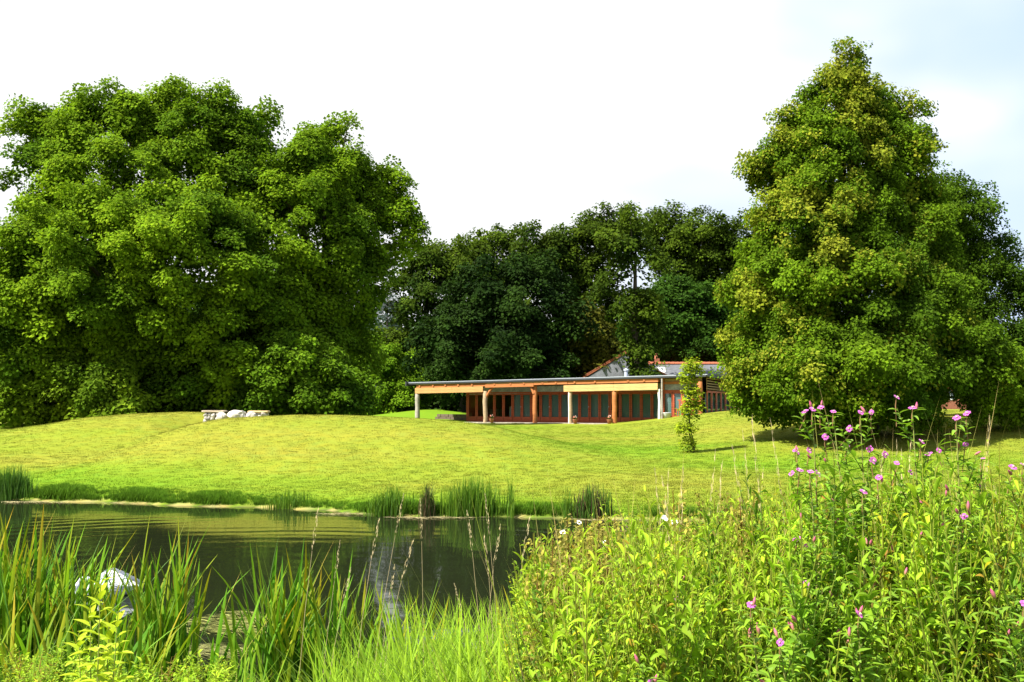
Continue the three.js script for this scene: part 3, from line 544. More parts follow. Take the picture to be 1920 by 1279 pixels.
// flower pots by the posts
function pot(px, label, w = 0.35) {
  seed = px; const u = Uat(px, w), p = V(A.x + TX * u - TZ * w, FLOOR, A.z + TZ * u + TX * w); p.y = Math.max(FLOOR, ground(p.x, -p.z));
  const t = thing('flower_pot', label, 'flower pot', p, 'flower pots along the pavilion front');
  add(t, 'pot', new THREE.LatheGeometry([[0, 0], [0.11, 0], [0.15, 0.2], [0.17, 0.22], [0.17, 0.26], [0.14, 0.26], [0.13, 0.2]].map(([a, b]) => new THREE.Vector2(a, b)), 16), M.clay);
  const g = new GB(); for (let k = 0; k < 60; k++) { const a = rr(0, 6.28), e = rr(0.2, 1.4); g.leaf(V(0, 0.24, 0), V(Math.cos(a) * Math.cos(e), Math.sin(e), Math.sin(a) * Math.cos(e)), UP.clone().addScaledVector(V(Math.cos(a), 0, Math.sin(a)), 0.3).normalize(), rr(0.12, 0.3), 0.06, { n: 3, curl: 0.8 }, [0.05, 0.10, 0.01]); }
  add(t, 'foliage', g.geo(), leafMat);
  for (let k = 0; k < 9; k++) add(t, 'blossom', new THREE.IcosahedronGeometry(0.04, 0).translate(gauss() * 0.14, rr(0.34, 0.52), gauss() * 0.14), std(k % 2 ? [0.5, 0.16, 0.1] : [0.55, 0.4, 0.32]));
}
pot(922, 'flower pot right of the second post of the pavilion'); pot(1078, 'flower pot right of the white post in the pavilion front'); pot(1142, 'flower pot left of the orange log post');
// small slatted seat and white tub at the right-hand bay
{
  const w = 0.5, u = Uat(1284, w), p = V(A.x + TX * u - TZ * w, 0, A.z + TZ * u + TX * w); p.y = ground(p.x, -p.z);
  const s = thing('garden_bench', 'small red brown slatted bench before the right bay, behind the sapling', 'bench', p); s.rotation.y = ANG;
  for (let k = 0; k < 6; k++) add(s, 'back_slat', new GB().box(-0.48 + k * 0.17, -0.38 + k * 0.17, 0.45, 0.95, -0.2, -0.17, [1, 1, 1]).geo(), M.red);
  add(s, 'top_rail', new GB().box(-0.55, 0.55, 0.95, 1.02, -0.22, -0.16, [1, 1, 1]).geo(), M.red);
  for (let k = 0; k < 3; k++) add(s, 'seat_slat', new GB().box(-0.53, 0.53, 0.42, 0.45, -0.15 + k * 0.13, -0.04 + k * 0.13, [1, 1, 1]).geo(), M.red);
  for (const [x, z] of [[-0.53, -0.19], [0.47, -0.19], [-0.53, 0.18], [0.47, 0.18]]) add(s, 'leg', new GB().box(x, x + 0.06, -0.03, 0.415, z - 0.03, z + 0.03, [1, 1, 1]).geo(), M.red);
  const u2 = Uat(1250, 0.3), q = V(A.x + TX * u2 - TZ * 0.3, 0, A.z + TZ * u2 + TX * 0.3); q.y = ground(q.x, -q.z) - 0.02;
  const t = thing('plant_tub', 'pale square plant tub at the foot of the downpipe', 'tub', q); t.rotation.y = ANG;
  add(t, 'tub', new THREE.LatheGeometry([[0, 0], [0.22, 0], [0.27, 0.32], [0.29, 0.33], [0.29, 0.37], [0.25, 0.37], [0.24, 0.3], [0, 0.29]].map(([a, b]) => new THREE.Vector2(a, b)), 4), std([0.5, 0.52, 0.52]));
  add(t, 'soil', new THREE.CircleGeometry(0.235, 4).rotateX(-Math.PI / 2).translate(0, 0.315, 0), std([0.05, 0.04, 0.03]));
}
// low stone retaining wall at the open end
{
  const a = at(822, 790, 81), b = at(876, 780, 79), t = thing('retaining_wall', 'low brown stone retaining wall at the open end of the pavilion', 'wall', V(a.x, FLOOR - 0.1, a.z)); t.rotation.y = -Math.atan2(b.z - a.z, b.x - a.x); seed = 51;
  const L = Math.hypot(b.x - a.x, b.z - a.z);
  for (let r = 0; r < 3; r++) for (let x = (r % 2) * -0.2; x < L; x += 0.42) { const g = new THREE.BoxGeometry(0.4 * rr(0.9, 1.02), 0.2, 0.3 * rr(0.9, 1.1)); add(t, 'stone', g.translate(x + 0.2, 0.1 + r * 0.205 , rr(-0.02, 0.02)), M.stoneD); }
}

// ---------------------------------------------------------------- houses behind
{
  const d = 90, k = d / F, p = V(xAt(1100, d), ground(xAt(1100, d), d), -d), H = thing('farmhouse', 'farmhouse behind the pavilion with grey gable and red ridge tiles', 'house', p);
  const X = (px) => xAt(px, d) - p.x, Y = (py) => EYE + (HORIZON - py) * k - p.y;
  const apex = V(X(1173), Y(660), 0), lo = V(X(1098), Y(704), 0), R = X(1250);
  const wall = new GB(); { const s = [V(lo.x + 0.2, -0.3, 0), V(R, -0.3, 0), V(R, lo.y - 0.15, 0), V(apex.x, apex.y - 0.15, 0), V(lo.x + 0.2, lo.y - 0.15, 0)], f = s.map((v) => wall.v(v, [1, 1, 1], v.x, v.y)), bk = s.map((v) => wall.v(V(v.x, v.y, -6), [1, 1, 1], v.x, v.y)); wall.t(f[0], f[1], f[2]); wall.t(f[0], f[2], f[3]); wall.t(f[0], f[3], f[4]); for (let j = 0; j < 5; j++) wall.q(f[j], f[(j + 1) % 5], bk[(j + 1) % 5], bk[j]); }
  add(H, 'gable_wall', wall.geo(), M.slateWall);
  const slope = (x0, y0, x1, y1) => new GB().hex([V(x0, y0 - 0.14, 0.05), V(x1, y1 - 0.14, 0.05), V(x1, y1 - 0.14, -6.2), V(x0, y0 - 0.14, -6.2), V(x0, y0, 0.05), V(x1, y1, 0.05), V(x1, y1, -6.2), V(x0, y0, -6.2)]).geo();
  add(H, 'roof', slope(lo.x - 0.2, lo.y - 0.12, apex.x, apex.y), M.tileRed); add(H, 'roof', slope(apex.x + 0.004, apex.y, R + 0.3, Y(706)), M.tileRed);
  for (let j = 0; j < 14; j++) { const t = (j + 0.5) / 14, v = lo.clone().lerp(apex, t); const m = add(H, 'verge_tile', new THREE.BoxGeometry(0.3, 0.07, 0.3), M.tileRed); m.position.set(v.x, v.y + 0.05, -0.09); m.rotation.z = Math.atan2(apex.y - lo.y, apex.x - lo.x) + 0.06; }
  // wing with a grey roof, skylights, red ridge and a chimney
  const W = thing('farmhouse_wing', 'grey roofed house wing with two skylights, red ridge and chimney pot', 'house', V(p.x, p.y, -d - 1.5)), z = 0;
  const a = X(1200), b = X(1392), ridgeY = Y(679), eY = Y(702);
  add(W, 'wall', new GB().box(a, b, -0.3, eY - 0.1, -6.5, -0.6, [1, 1, 1]).geo(), M.slateWall);
  const sl = new GB(); sl.hex([V(a, eY - 0.15, 0), V(b, eY - 0.15, 0), V(b, ridgeY - 0.15, -2.6), V(a, ridgeY - 0.15, -2.6), V(a, eY, 0), V(b, eY, 0), V(b, ridgeY, -2.6), V(a, ridgeY, -2.6)]); add(W, 'roof', sl.geo(), M.slate);
  const s2 = new GB(); s2.hex([V(a, ridgeY - 0.15, -2.61), V(b, ridgeY - 0.15, -2.61), V(b, eY - 0.15, -6.8), V(a, eY - 0.15, -6.8), V(a, ridgeY, -2.61), V(b, ridgeY, -2.61), V(b, eY, -6.8), V(a, eY, -6.8)]); add(W, 'roof', s2.geo(), M.tileRed);
  for (let j = 0; j < 22; j++) { const x = lerp(a, b, (j + 0.5) / 22); add(W, 'ridge_tile', new THREE.CylinderGeometry(0.2, 0.22, (b - a) / 22 - 0.02, 10, 1, false, 0, Math.PI).rotateZ(Math.PI / 2).translate(x, ridgeY - 0.02, -2.6), M.tileRed); }
  const seen = new GB(); seen.hex([V(a, Y(683), -2.35), V(X(1252), Y(682), -2.35), V(X(1252), Y(682), -3.2), V(a, Y(683), -3.2), V(a, Y(668), -2.9), V(X(1224), Y(671), -2.9), V(X(1224), Y(671), -3.2), V(a, Y(668), -3.2)]); add(W, 'tile_hanging', seen.geo(), M.tileRed);
  for (const px of [1214, 1247]) { const s = new GB(), x = X(px), h = 0.95, y0 = Y(698), rise = (ridgeY - eY) / 2.6; const q = (t, o, e) => V(x + e, y0 + t + o, -(y0 + t - eY) / rise + 0.02); const fr = new GB(); fr.hex([q(0, 0.02, -0.32), q(0, 0.02, 0.32), q(0.45, 0.02, 0.45), q(0.45, 0.02, -0.19), q(0, 0.09, -0.32), q(0, 0.09, 0.32), q(0.45, 0.09, 0.45), q(0.45, 0.09, -0.19)]); const sk = add(W, 'skylight', fr.geo(), M.white); const gl = new GB(); gl.hex([q(0.06, 0.09, -0.24), q(0.06, 0.09, 0.26), q(0.39, 0.09, 0.36), q(0.39, 0.09, -0.14), q(0.06, 0.1, -0.24), q(0.06, 0.1, 0.26), q(0.39, 0.1, 0.36), q(0.39, 0.1, -0.14)]); add(sk, 'pane', gl.geo(), std([0.5, 0.55, 0.6], { roughness: 0.1 })); }
  const ch = add(W, 'chimney', new GB().box(X(1238), X(1250), Y(684), Y(668), -3.3, -2.7, [1, 1, 1]).geo(), M.brick);
  add(ch, 'chimney_pot', new THREE.LatheGeometry([[0.16, 0], [0.13, 0.35], [0.17, 0.38], [0.17, 0.45], [0.11, 0.45]].map(([u, v]) => new THREE.Vector2(u, v)), 12).translate(X(1244), Y(668), -3), M.clay);
}
{
  const d = 108, k = d / F, p = V(xAt(1700, d), ground(xAt(1700, d), d), -d), H = thing('brick_house', 'orange brick house glimpsed through the foot of the lime tree', 'house', p);
  const X = (px) => xAt(px, d) - p.x, Y = (py) => EYE + (HORIZON - py) * k - p.y, a = X(1705), b = X(1860), e = Y(728), r = Y(690);
  add(H, 'wall', new GB().box(a, b, -0.4, e, -7, 0, [1, 1, 1]).geo(), M.brick);
  for (const [z0, z1] of [[0.3, -3.5], [-7.3, -3.51]]) add(H, 'roof', new GB().hex([V(a - 0.3, e - 0.05, z0), V(b + 0.3, e - 0.05, z0), V(b + 0.3, r - 0.15, z1), V(a - 0.3, r - 0.15, z1), V(a - 0.3, e + 0.1, z0), V(b + 0.3, e + 0.1, z0), V(b + 0.3, r, z1), V(a - 0.3, r, z1)]).geo(), M.tileRed);
  for (const px of [1730, 1781, 1830]) { const w = add(H, 'window', new GB().box(X(px) - 0.55, X(px) + 0.55, Y(750), Y(733), 0.002, 0.06, [1, 1, 1]).geo(), M.white); for (const o of [-0.25, 0.25]) add(w, 'pane', new GB().box(X(px) + o - 0.2, X(px) + o + 0.2, Y(748.5), Y(735), 0.062, 0.068, [1, 1, 1]).geo(), std([0.05, 0.06, 0.07], { roughness: 0.1 })); }
}

// ---------------------------------------------------------------- stone seats on the mound
function rock(r, s, sy = 0.7, detail = 2) {
  const g = new THREE.IcosahedronGeometry(r, detail), p = g.attributes.position;
  for (let i = 0; i < p.count; i++) { const v = V().fromBufferAttribute(p, i), n = v.clone().normalize(), k = 1 + 0.28 * perlin.noise(n.x * 1.4 + s, n.y * 1.4, n.z * 1.4) + 0.12 * perlin.noise(n.x * 4 + s, n.y * 4, n.z * 4); p.setXYZ(i, v.x * k, v.y * k * sy, v.z * k); }
  g.computeVertexNormals(); return g;
}
const ROCKS = [0, 1, 2, 3, 4, 5].map((k) => rock(0.15, k * 3.7, 0.75, 1));
function seat(px0, px1, ytop, d, label, slabMat) {
  seed = px0; const c = at((px0 + px1) / 2, ytop, d), L = (px1 - px0) / F * d, base = ground(c.x, d), t = thing('stone_seat', label, 'stone seat', V(c.x, base, -d), 'stone seats on the grassy mound'), h = c.y - base;
  for (let y = 0.08; y < h - 0.14; y += 0.15) for (let x = -L / 2 + 0.12; x <= L / 2 - 0.1; x += 0.2) for (const z of [-0.16, 0.16]) {
    const m = add(t, 'stone', ROCKS[Math.floor(rnd() * 6)], [M.stone, M.stoneB, M.stoneC, M.stoneC][Math.floor(rnd() * 4)]);
    m.position.set(x + rr(-0.04, 0.04) + (z > 0 ? 0 : 0.05) - (1 - y / h) * 0.06 * Math.sign(x), y + rr(-0.02, 0.02), z + rr(-0.03, 0.03)); m.rotation.set(rr(0, 6), rr(0, 6), rr(0, 6)); m.scale.setScalar(rr(0.75, 1.1));
  }
  const g = rock(1, px0, 1, 3), p = g.attributes.position;
  for (let i = 0; i < p.count; i++) { const v = V().fromBufferAttribute(p, i), q = (a) => Math.sign(a) * Math.pow(Math.min(1, Math.abs(a)), 0.3); p.setXYZ(i, q(v.x) * (L / 2 + 0.04), q(v.y) * 0.045, q(v.z) * 0.3); }
  g.computeVertexNormals(); const s = add(t, 'slab', g, slabMat); s.position.y = h - 0.045;
}
seat(383, 424, 769.5, 47.5, 'stone seat with pale slab, left one of two on the mound', std([0.55, 0.45, 0.33], { map: sized(stoneT, 1) }));
seat(468, 505, 770, 47.5, 'stone seat with yellowish slab, right one of two on the mound', std([0.62, 0.46, 0.22], { map: sized(stoneT, 1) }));
for (const [px, py, r, sy, label] of [[447, 779, 0.42, 0.62, 'big pale boulder between the two stone seats'], [417, 782, 0.24, 0.9, 'small boulder against the right side of the left stone seat'], [472, 780, 0.24, 0.8, 'small pale boulder against the left side of the right stone seat']]) {
  const c = at(px, py, 47.2), m = add(scene, 'boulder', rock(r, px, sy, 3), M.stoneC); m.position.set(c.x, Math.max(c.y, ground(c.x, 47.2) + 0.06), c.z); tag(m, label, 'boulder', 'boulders between the stone seats');
}

// ---------------------------------------------------------------- swan behind the reeds
{
  const t = thing('swan', 'white swan feeding with its neck down, half hidden behind the reeds', 'swan', SWAN); t.rotation.y = 0.25; t.scale.setScalar(0.8);
  const field = (bones, S, C, N) => {
    const mc = new MarchingCubes(N, new THREE.MeshBasicMaterial(), false, false, 120000); mc.isolation = 0;
    const h = 2 * S / N, p = V(), ab = V(), ap = V();
    for (let z = 0; z < N; z++) for (let y = 0; y < N; y++) for (let x = 0; x < N; x++) {
      p.set(C.x - S + x * h, C.y - S + y * h, C.z - S + z * h); let acc = 0;
      for (const [a, b, ra, rb, sq = 1] of bones) { ab.subVectors(b, a); ap.subVectors(p, a); const k = clamp(ap.dot(ab) / ab.lengthSq(), 0, 1); ap.addScaledVector(ab, -k); ap.y *= sq; const dd = ap.length() - lerp(ra, rb, k); acc += Math.exp(-dd / 0.02); }
      mc.field[x + y * N + z * N * N] = Math.log(acc) * 0.02;
    }
    mc.update(); const n = mc.count, g = new THREE.BufferGeometry(); const P = mc.positionArray.slice(0, n * 3), Nn = mc.normalArray.slice(0, n * 3);
    for (let i = 0; i < n * 3; i += 3) { P[i] = P[i] * S + C.x; P[i + 1] = P[i + 1] * S + C.y; P[i + 2] = P[i + 2] * S + C.z; }
    g.setAttribute('position', new THREE.BufferAttribute(P, 3)); g.setAttribute('normal', new THREE.BufferAttribute(Nn, 3)); return g;
  };
  const bodyBones = [[V(-0.26, 0.10, 0), V(0.0, 0.12, 0), 0.13, 0.2], [V(0, 0.12, 0), V(0.28, 0.13, 0), 0.2, 0.12], [V(0.28, 0.14, 0), V(0.46, 0.19, 0), 0.11, 0.03],
    [V(-0.28, 0.16, 0), V(-0.38, 0.30, 0), 0.085, 0.05], [V(-0.38, 0.30, 0), V(-0.47, 0.31, 0.02), 0.05, 0.042], [V(-0.47, 0.31, 0.02), V(-0.55, 0.20, 0.04), 0.042, 0.04], [V(-0.55, 0.20, 0.04), V(-0.57, 0.04, 0.05), 0.04, 0.045], [V(-0.57, 0.04, 0.05), V(-0.6, -0.06, 0.05), 0.05, 0.035]];
  const white = std([0.56, 0.58, 0.62], { roughness: 0.9 });
  add(t, 'body', field(bodyBones, 0.66, V(-0.07, 0.14, 0), 72), white);
  for (const s of [-1, 1]) {                                          // raised, arched wings with rows of feathers
    const g = new GB(); seed = 77;
    for (let r = 0; r < 5; r++) for (let k = 0; k < 8; k++) { const u = k / 7, b = V(-0.2 + 0.26 * u + r * 0.05, 0.30 + 0.14 * Math.sin(u * 2.4 + 0.4) - r * 0.045, s * (0.10 + 0.07 * Math.sin(u * 3) + r * 0.018)); g.leaf(b, V(0.85, 0.1 - 0.25 * r * 0.2 + 0.12 * u, s * 0.16).normalize(), V(0, 0.5, s).normalize(), 0.17 + 0.05 * r, 0.085, { n: 4, curl: 0.2, fold: -0.15, peak: 0.55 }, [1, 1, 1]); }
    add(t, 'wing', g.geo(), std([0.56, 0.58, 0.62], { roughness: 0.9, vertexColors: true, side: THREE.DoubleSide }));
  }
  add(t, 'bill', new THREE.ConeGeometry(0.026, 0.1, 10).rotateX(Math.PI).translate(-0.61, -0.1, 0.05), std([0.6, 0.2, 0.03]));
}

// ---------------------------------------------------------------- lawn grass and bank plants
const tuft = (n, R, h, w, lean, s, c1 = [0.85, 0.85, 0.8], c2 = [1.15, 1.12, 1]) => { seed = s; const g = new GB(); for (let k = 0; k < n; k++) { const a = rr(0, 6.28), r = R * Math.sqrt(rnd()); g.blade(V(Math.cos(a) * r, 0, Math.sin(a) * r), rr(0, 6.28), h * rr(0.5, 1.15), w * rr(0.7, 1.2), lean * rr(0.2, 1.3), c1, c2, h > 0.2 ? 4 : 2); } return g.geo(); };
{
  const list = []; seed = 61;
  while (list.length < 60000) {
    const d = 25.5 + 40 * Math.pow(rnd(), 1.5), x = rr(-0.56, 0.56) * d; if (ground(x, d) < 0.12 || bankNear(x, d) > bankFar(x, d)) continue;
    if (d > 63.5 && x > -9) continue;
    const c = mul3(lawnColour(x, d), rr(1.15, 1.4));
    list.push({ m: new THREE.Matrix4().compose(V(x, ground(x, d) - 0.005, -d), new THREE.Quaternion().setFromAxisAngle(UP, rr(0, 6.28)), V(1, rr(0.7, 1.3), 1)), c });
  }
  tag(instances(scene, 'lawn_grass', tuft(16, 0.22, 0.034, 0.012, 1.3, 62), leafMat, list), 'short mown grass of the lawn', 'grass');
}
{
  const list = []; seed = 63;                                         // uncut fringe along the far water's edge
  for (let k = 0; k < 3600; k++) { const x = rr(-20, 14), s = Math.pow(rnd(), 1.6) * 1.5, d = shore(x) + 0.22 + s, big = clamp(0.72 + 1.1 * perlin.noise(x * 0.55, 2.2, 4), 0.15, 1.2) * (1 - s * 0.45); if (big < 0.12) continue;
    list.push({ m: new THREE.Matrix4().compose(V(x, ground(x, d) - 0.02, -d), new THREE.Quaternion().setFromAxisAngle(UP, rr(0, 6.28)), V(big, big * rr(0.7, 1.2), big)), c: mul3([0.075, 0.165, 0.010], rr(0.7, 1.35)) }); }
  tag(instances(scene, 'bank_grass', tuft(22, 0.18, 0.3, 0.02, 0.5, 64), leafMat, list), 'uncut green grass fringing the far edge of the pond', 'grass');
}
const blades = (n, h, w, lean, s, droop = 0) => { seed = s; return Array.from({ length: n }, () => { const g = new GB(); g.blade(V(0, 0, 0), 0, h * rr(0.85, 1.1), w * rr(0.8, 1.15), lean * rr(0.3, 1.3), [0.9, 0.92, 0.8], rnd() < 0.45 ? [1.5, 0.75, 0.6] : [1.05, 1.02, 0.9], 7, droop * rnd(), rr(-0.6, 0.6)); return g.geo(); }); };
const reedMats = [[0.12, 0.30, 0.008], [0.17, 0.36, 0.010], [0.24, 0.42, 0.014], [0.08, 0.23, 0.010], [0.29, 0.39, 0.018], [0.18, 0.12, 0.03]].map((c) => { const m = nearLeaf.clone(); m.color.setRGB(...c); return m; });
function reeds(name, label, category, group, px, d, n, spread, geos, h, pal, tall = 1, sd = 1, depth = spread) {   // a clump whose leaves are parts
  seed = sd + px; const x0 = xAt(px, d), y0 = Math.max(-0.25, ground(x0, d)), t = thing(name, label, category, V(x0, y0, -d), group);
  for (let k = 0; k < n; k++) {
    const m = add(t, 'leaf', geos[Math.floor(rnd() * geos.length)], reedMats[pal[Math.floor(rnd() * pal.length)]]), x = gauss() * spread, z = gauss() * depth;
    m.position.set(x, Math.max(-0.3, ground(x0 + x, d - z)) - y0 - 0.03, z); m.rotation.y = rr(0, 6.28); const s = tall * rr(0.55, 1.08); m.scale.set(rr(0.8, 1.2), s, rr(0.8, 1.2)); m.rotation.z = gauss() * 0.09; m.rotation.x = gauss() * 0.08;
  }
  return t;
}
function bankReeds(label, px, h, n, spread, sd, pal) {               // far clumps: leaves too thin to tell apart, joined
  seed = 700 + sd; const x1 = xAt(px, shore(xAt(px, 29))), x0 = xAt(px, shore(x1)), d0 = shore(x0) + 0.1, y0 = ground(x0, d0), t = thing('reed_clump', label, 'reeds', V(x0, y0, -d0), 'reed clumps on the far bank'), g = new GB();
  for (let k = 0; k < n; k++) { const x = gauss() * spread, z = gauss() * 0.25, e = 1 - 0.35 * Math.min(1, Math.abs(x) / spread / 1.4), c = mul3(pal[Math.floor(rnd() * pal.length)], rr(0.7, 1.2)); g.blade(V(x, Math.max(-0.1, ground(x0 + x, d0 - z)) - y0 - 0.05, z), rr(0, 6.28), h * e * rr(0.55, 1.12), rr(0.014, 0.026), rr(0.02, 0.22), c, mul3(c, 1.25), 4, rnd() < 0.2 ? 0.4 : 0); }
  tag(add(t, 'leaves', g.geo(), nearLeaf), null, null, null, 'stuff');
}
const RG = [[0.07, 0.17, 0.008], [0.10, 0.21, 0.010], [0.14, 0.25, 0.012]], RD = [[0.05, 0.14, 0.010], [0.075, 0.17, 0.012]], RB = [[0.10, 0.07, 0.03], [0.06, 0.10, 0.012], [0.045, 0.09, 0.01]];
bankReeds('dark bushy reed clump at the left edge on the far bank', 20, 1.05, 700, 0.62, 1, RD);
bankReeds('low sparse reed clump on the far bank, left of the tall reeds', 540, 0.62, 150, 0.55, 2, RG);
bankReeds('reed clump at the left end of the tall far-bank row', 732, 0.85, 280, 0.5, 3, RG);
bankReeds('brownish narrow reed clump in the far-bank row', 803, 0.9, 170, 0.17, 4, RB);
bankReeds('widest tall reed clump in the middle of the far bank', 885, 1.05, 620, 0.68, 5, RG);
bankReeds('slim reed clump just right of the widest far-bank clump', 958, 1.05, 70, 0.1, 6, RG);
bankReeds('small thin reed clump, second from the right on the far bank', 1065, 0.8, 70, 0.14, 7, RG);
bankReeds('dark reed clump at the right end of the far bank', 1110, 0.95, 330, 0.42, 8, [...RD, RB[0]]);
// straw-coloured scum along the water's edge and the floating mats near the reeds
function mat(name, label, px, py, rx, rz, c) {
  seed = px; const d = EYE * F / (py - HORIZON), g = new GB();
  for (let k = 0; k < 700 * Math.min(1, rx * rz + 0.2); k++) { const a = rr(0, 6.28), r = Math.sqrt(rnd()) * (0.65 + 0.5 * perlin.noise(Math.cos(a) * 1.5 + px, Math.sin(a) * 1.5, 3)), l = rr(0.06, 0.34), az = gauss() * 0.9, p = V(Math.cos(a) * r * rx, 0.012 + rnd() * 0.03, Math.sin(a) * r * rz), dir = V(Math.cos(az), gauss() * 0.03, Math.sin(az)); const k2 = rr(0.5, 1.25); g.leaf(p, dir, V(gauss() * 0.3, 1, gauss() * 0.3).normalize(), l, 0.010, { n: 2, curl: 0.1, fold: 0.1 }, mul3(c, k2)); }
  const m = add(scene, name, g.geo(), stemMat); m.position.set(xAt(px, d), 0, -d); return tag(m, label, 'floating mat', null, 'stuff');
}
mat('floating_straw', 'yellowish mat of dead reed straw floating among the near reeds', 440, 1165, 1.1, 1.0, [0.24, 0.25, 0.05]);
mat('floating_straw', 'small straw mat floating below the larger one', 380, 1215, 0.7, 0.4, [0.22, 0.22, 0.06]);
for (const [px, py, rx, label] of [[60, 941, 1.6, 'pale scum line at the water edge below the left reeds'], [300, 943, 2.2, 'pale scum line along the far edge left of centre'], [640, 963, 1.0, 'pale scum patch left of the tall far reeds'], [800, 970, 1.7, 'pale scum line in front of the tall far reeds'], [1120, 974, 1.2, 'pale scum patch before the right-hand far reeds']]) mat('floating_scum', label, px, py, rx, 0.16, [0.40, 0.34, 0.16]);

// near reed beds
const irisBlades = blades(14, 1.5, 0.037, 0.2, 81, 0.3);
const NR = (label, px, d, n, spread, tall, sd, pal = [0, 0, 1, 1, 2, 3, 4]) => reeds('reed_bed', label, 'reeds', 'reeds along the near water edge', px, d, n, spread, irisBlades, 1, pal, tall, sd, spread * 0.9);
NR('tall reed bed at the far left of the near shore', -10, 10.6, 190, 0.6, 1.16, 1);
NR('tall reed bed left of the swan', 95, 10.8, 200, 0.52, 1.14, 2);
NR('reeds standing directly in front of the swan', 195, 10.6, 66, 0.32, 0.95, 3);
NR('upright reed clump right of the swan', 318, 10.7, 100, 0.26, 1.1, 4);
NR('low reeds between the swan and the straw mat', 262, 9.6, 60, 0.34, 0.66, 5);
NR('dense reed clump right of the floating straw mat', 540, 10.3, 140, 0.34, 1.0, 6);
NR('reed clump leaning over the water at the centre left', 655, 10.0, 60, 0.26, 1.0, 7);
NR('reed clump among the pale grasses left of centre', 775, 9.0, 70, 0.38, 0.86, 8, [1, 2, 2, 4, 1]);
NR('few reeds left of the dense clump near the straw mat', 425, 9.6, 14, 0.16, 0.85, 9);
NR('bright reed clump beside the weeds at the right end of the near shore', 985, 8.2, 60, 0.36, 0.82, 10, [1, 2, 2, 4]);
NR('reed clump in the bottom left corner', 60, 8.6, 60, 0.4, 0.7, 11);

// ---------------------------------------------------------------- near herbage on the right bank
const YG = { lush: [0.19, 0.36, 0.012], lime: [0.31, 0.44, 0.018], deep: [0.12, 0.26, 0.010], straw: [0.42, 0.33, 0.13], rust: [0.22, 0.08, 0.03] };
function herb(s, h, nBranch, L, W, opt = {}) {                       // a leafy upright stem with side shoots
  seed = s; const g = new GB(), stem = [1.15, 0.85, 1.6], sway = [gauss() * 0.12, gauss() * 0.12];
  const P = (t) => V(sway[0] * t * t * h, h * t, sway[1] * t * t * h);
  g.tube([P(0), P(0.35), P(0.7), P(1)], [0.004, 0.0035, 0.0025, 0.0012], 5, stem);
  const leaves = (base, dir, len, n, sc) => { for (let k = 0; k < n; k++) { const t = (k + 0.6) / n, p = base.clone().addScaledVector(dir, len * t), a = k * 2.4 + rr(-0.5, 0.5), out = V(Math.cos(a), rr(0.3, 1.25), Math.sin(a)).normalize(); const l = L * sc * (1.1 - 0.55 * t) * rr(0.75, 1.2), v = rr(0.75, 1.2), y = rnd() < 0.13 ? (rnd() < 0.4 ? [1.1, 0.5, 1] : [1.6, 1.05, 0.6]) : [1, 1, 1]; g.leaf(p, out, V(-out.x * 0.4 + gauss() * 0.6, 1, -out.z * 0.4 + gauss() * 0.6).normalize(), l, l * W, { n: 4, curl: rr(0.2, 0.9), fold: rr(0.1, 0.35) }, [v * y[0], v * y[1], v * y[2]], [v * 1.15 * y[0], v * 1.1 * y[1], v * y[2]]); } };
  const n0 = opt.n ?? 44;
  for (let k = 0; k < n0; k++) { const t = 0.12 + 0.86 * k / n0, p = P(t), a = k * 2.4, out = V(Math.cos(a), rr(0.25, 1.15), Math.sin(a)).normalize(), l = L * (1.15 - 0.5 * t) * rr(0.8, 1.2), v = rr(0.78, 1.18); g.leaf(p, out, V(-out.x * 0.4 + gauss() * 0.6, 1, -out.z * 0.4 + gauss() * 0.6).normalize(), l, l * W, { n: 4, curl: rr(0.2, 0.8), fold: rr(0.1, 0.35) }, [v, v, v], [v * 1.15, v * 1.1, v]); }
  for (let b = 0; b < nBranch; b++) { const t = 0.3 + 0.6 * b / nBranch, a = b * 2.1 + rr(0, 1), p = P(t), dir = V(Math.cos(a) * 0.6, 1, Math.sin(a) * 0.6).normalize(), len = h * rr(0.14, 0.26) * (1.2 - 0.6 * t); g.tube([p, p.clone().addScaledVector(dir, len)], [0.003, 0.001], 4, stem); leaves(p, dir, len, 12, 0.75); }
  return g.geo();
}
function froth(s, h, c) {                                            // dock-like seeding stem: many tiny seeds round branching tops
  seed = s; const g = new GB(); g.tube([V(0, 0, 0), V(0.02, h * 0.5, 0), V(0.03, h, 0.02)], [0.005, 0.004, 0.001], 5, [0.5, 0.28, 0.15]);
  for (let b = 0; b < 13; b++) { const t = 0.5 + 0.5 * b / 13, a = b * 2.4, dir = V(Math.cos(a) * 0.5, 1, Math.sin(a) * 0.5).normalize(), len = h * 0.24 * (1.25 - t); for (let k = 0; k < 26; k++) { const p = V(0.025, h * t * 0.98, 0.01).addScaledVector(dir, len * rnd()).add(V(gauss() * 0.012, gauss() * 0.012, gauss() * 0.012)), v = rr(0.6, 1.3); g.flat(p, V(gauss(), gauss(), gauss()).normalize(), V(gauss(), 1, gauss()).normalize(), 0.013, 0.01, mul3(c, v)); } }
  return g.geo();
}
const TOP = [[980, 1075], [1020, 1010], [1060, 985], [1150, 965], [1230, 935], [1320, 920], [1400, 925], [1450, 895], [1500, 838], [1560, 815], [1620, 840], [1680, 832], [1720, 800], [1790, 808], [1850, 832], [1920, 840], [2200, 830]];
const scatterTop = (x, d, k = 1) => { const px = CX + x / d * F, y = EYE + (HORIZON - table(TOP, px)) / F * d; return (y - ground(x, d)) * k; };
const herbs = [herb(91, 1, 16, 0.066, 0.25, { n: 54 }), herb(92, 1, 18, 0.058, 0.28, { n: 54 }), herb(93, 1, 13, 0.072, 0.40, { n: 36 }), herb(94, 1, 19, 0.046, 0.32, { n: 50 })];
const herbLists = herbs.map(() => []);
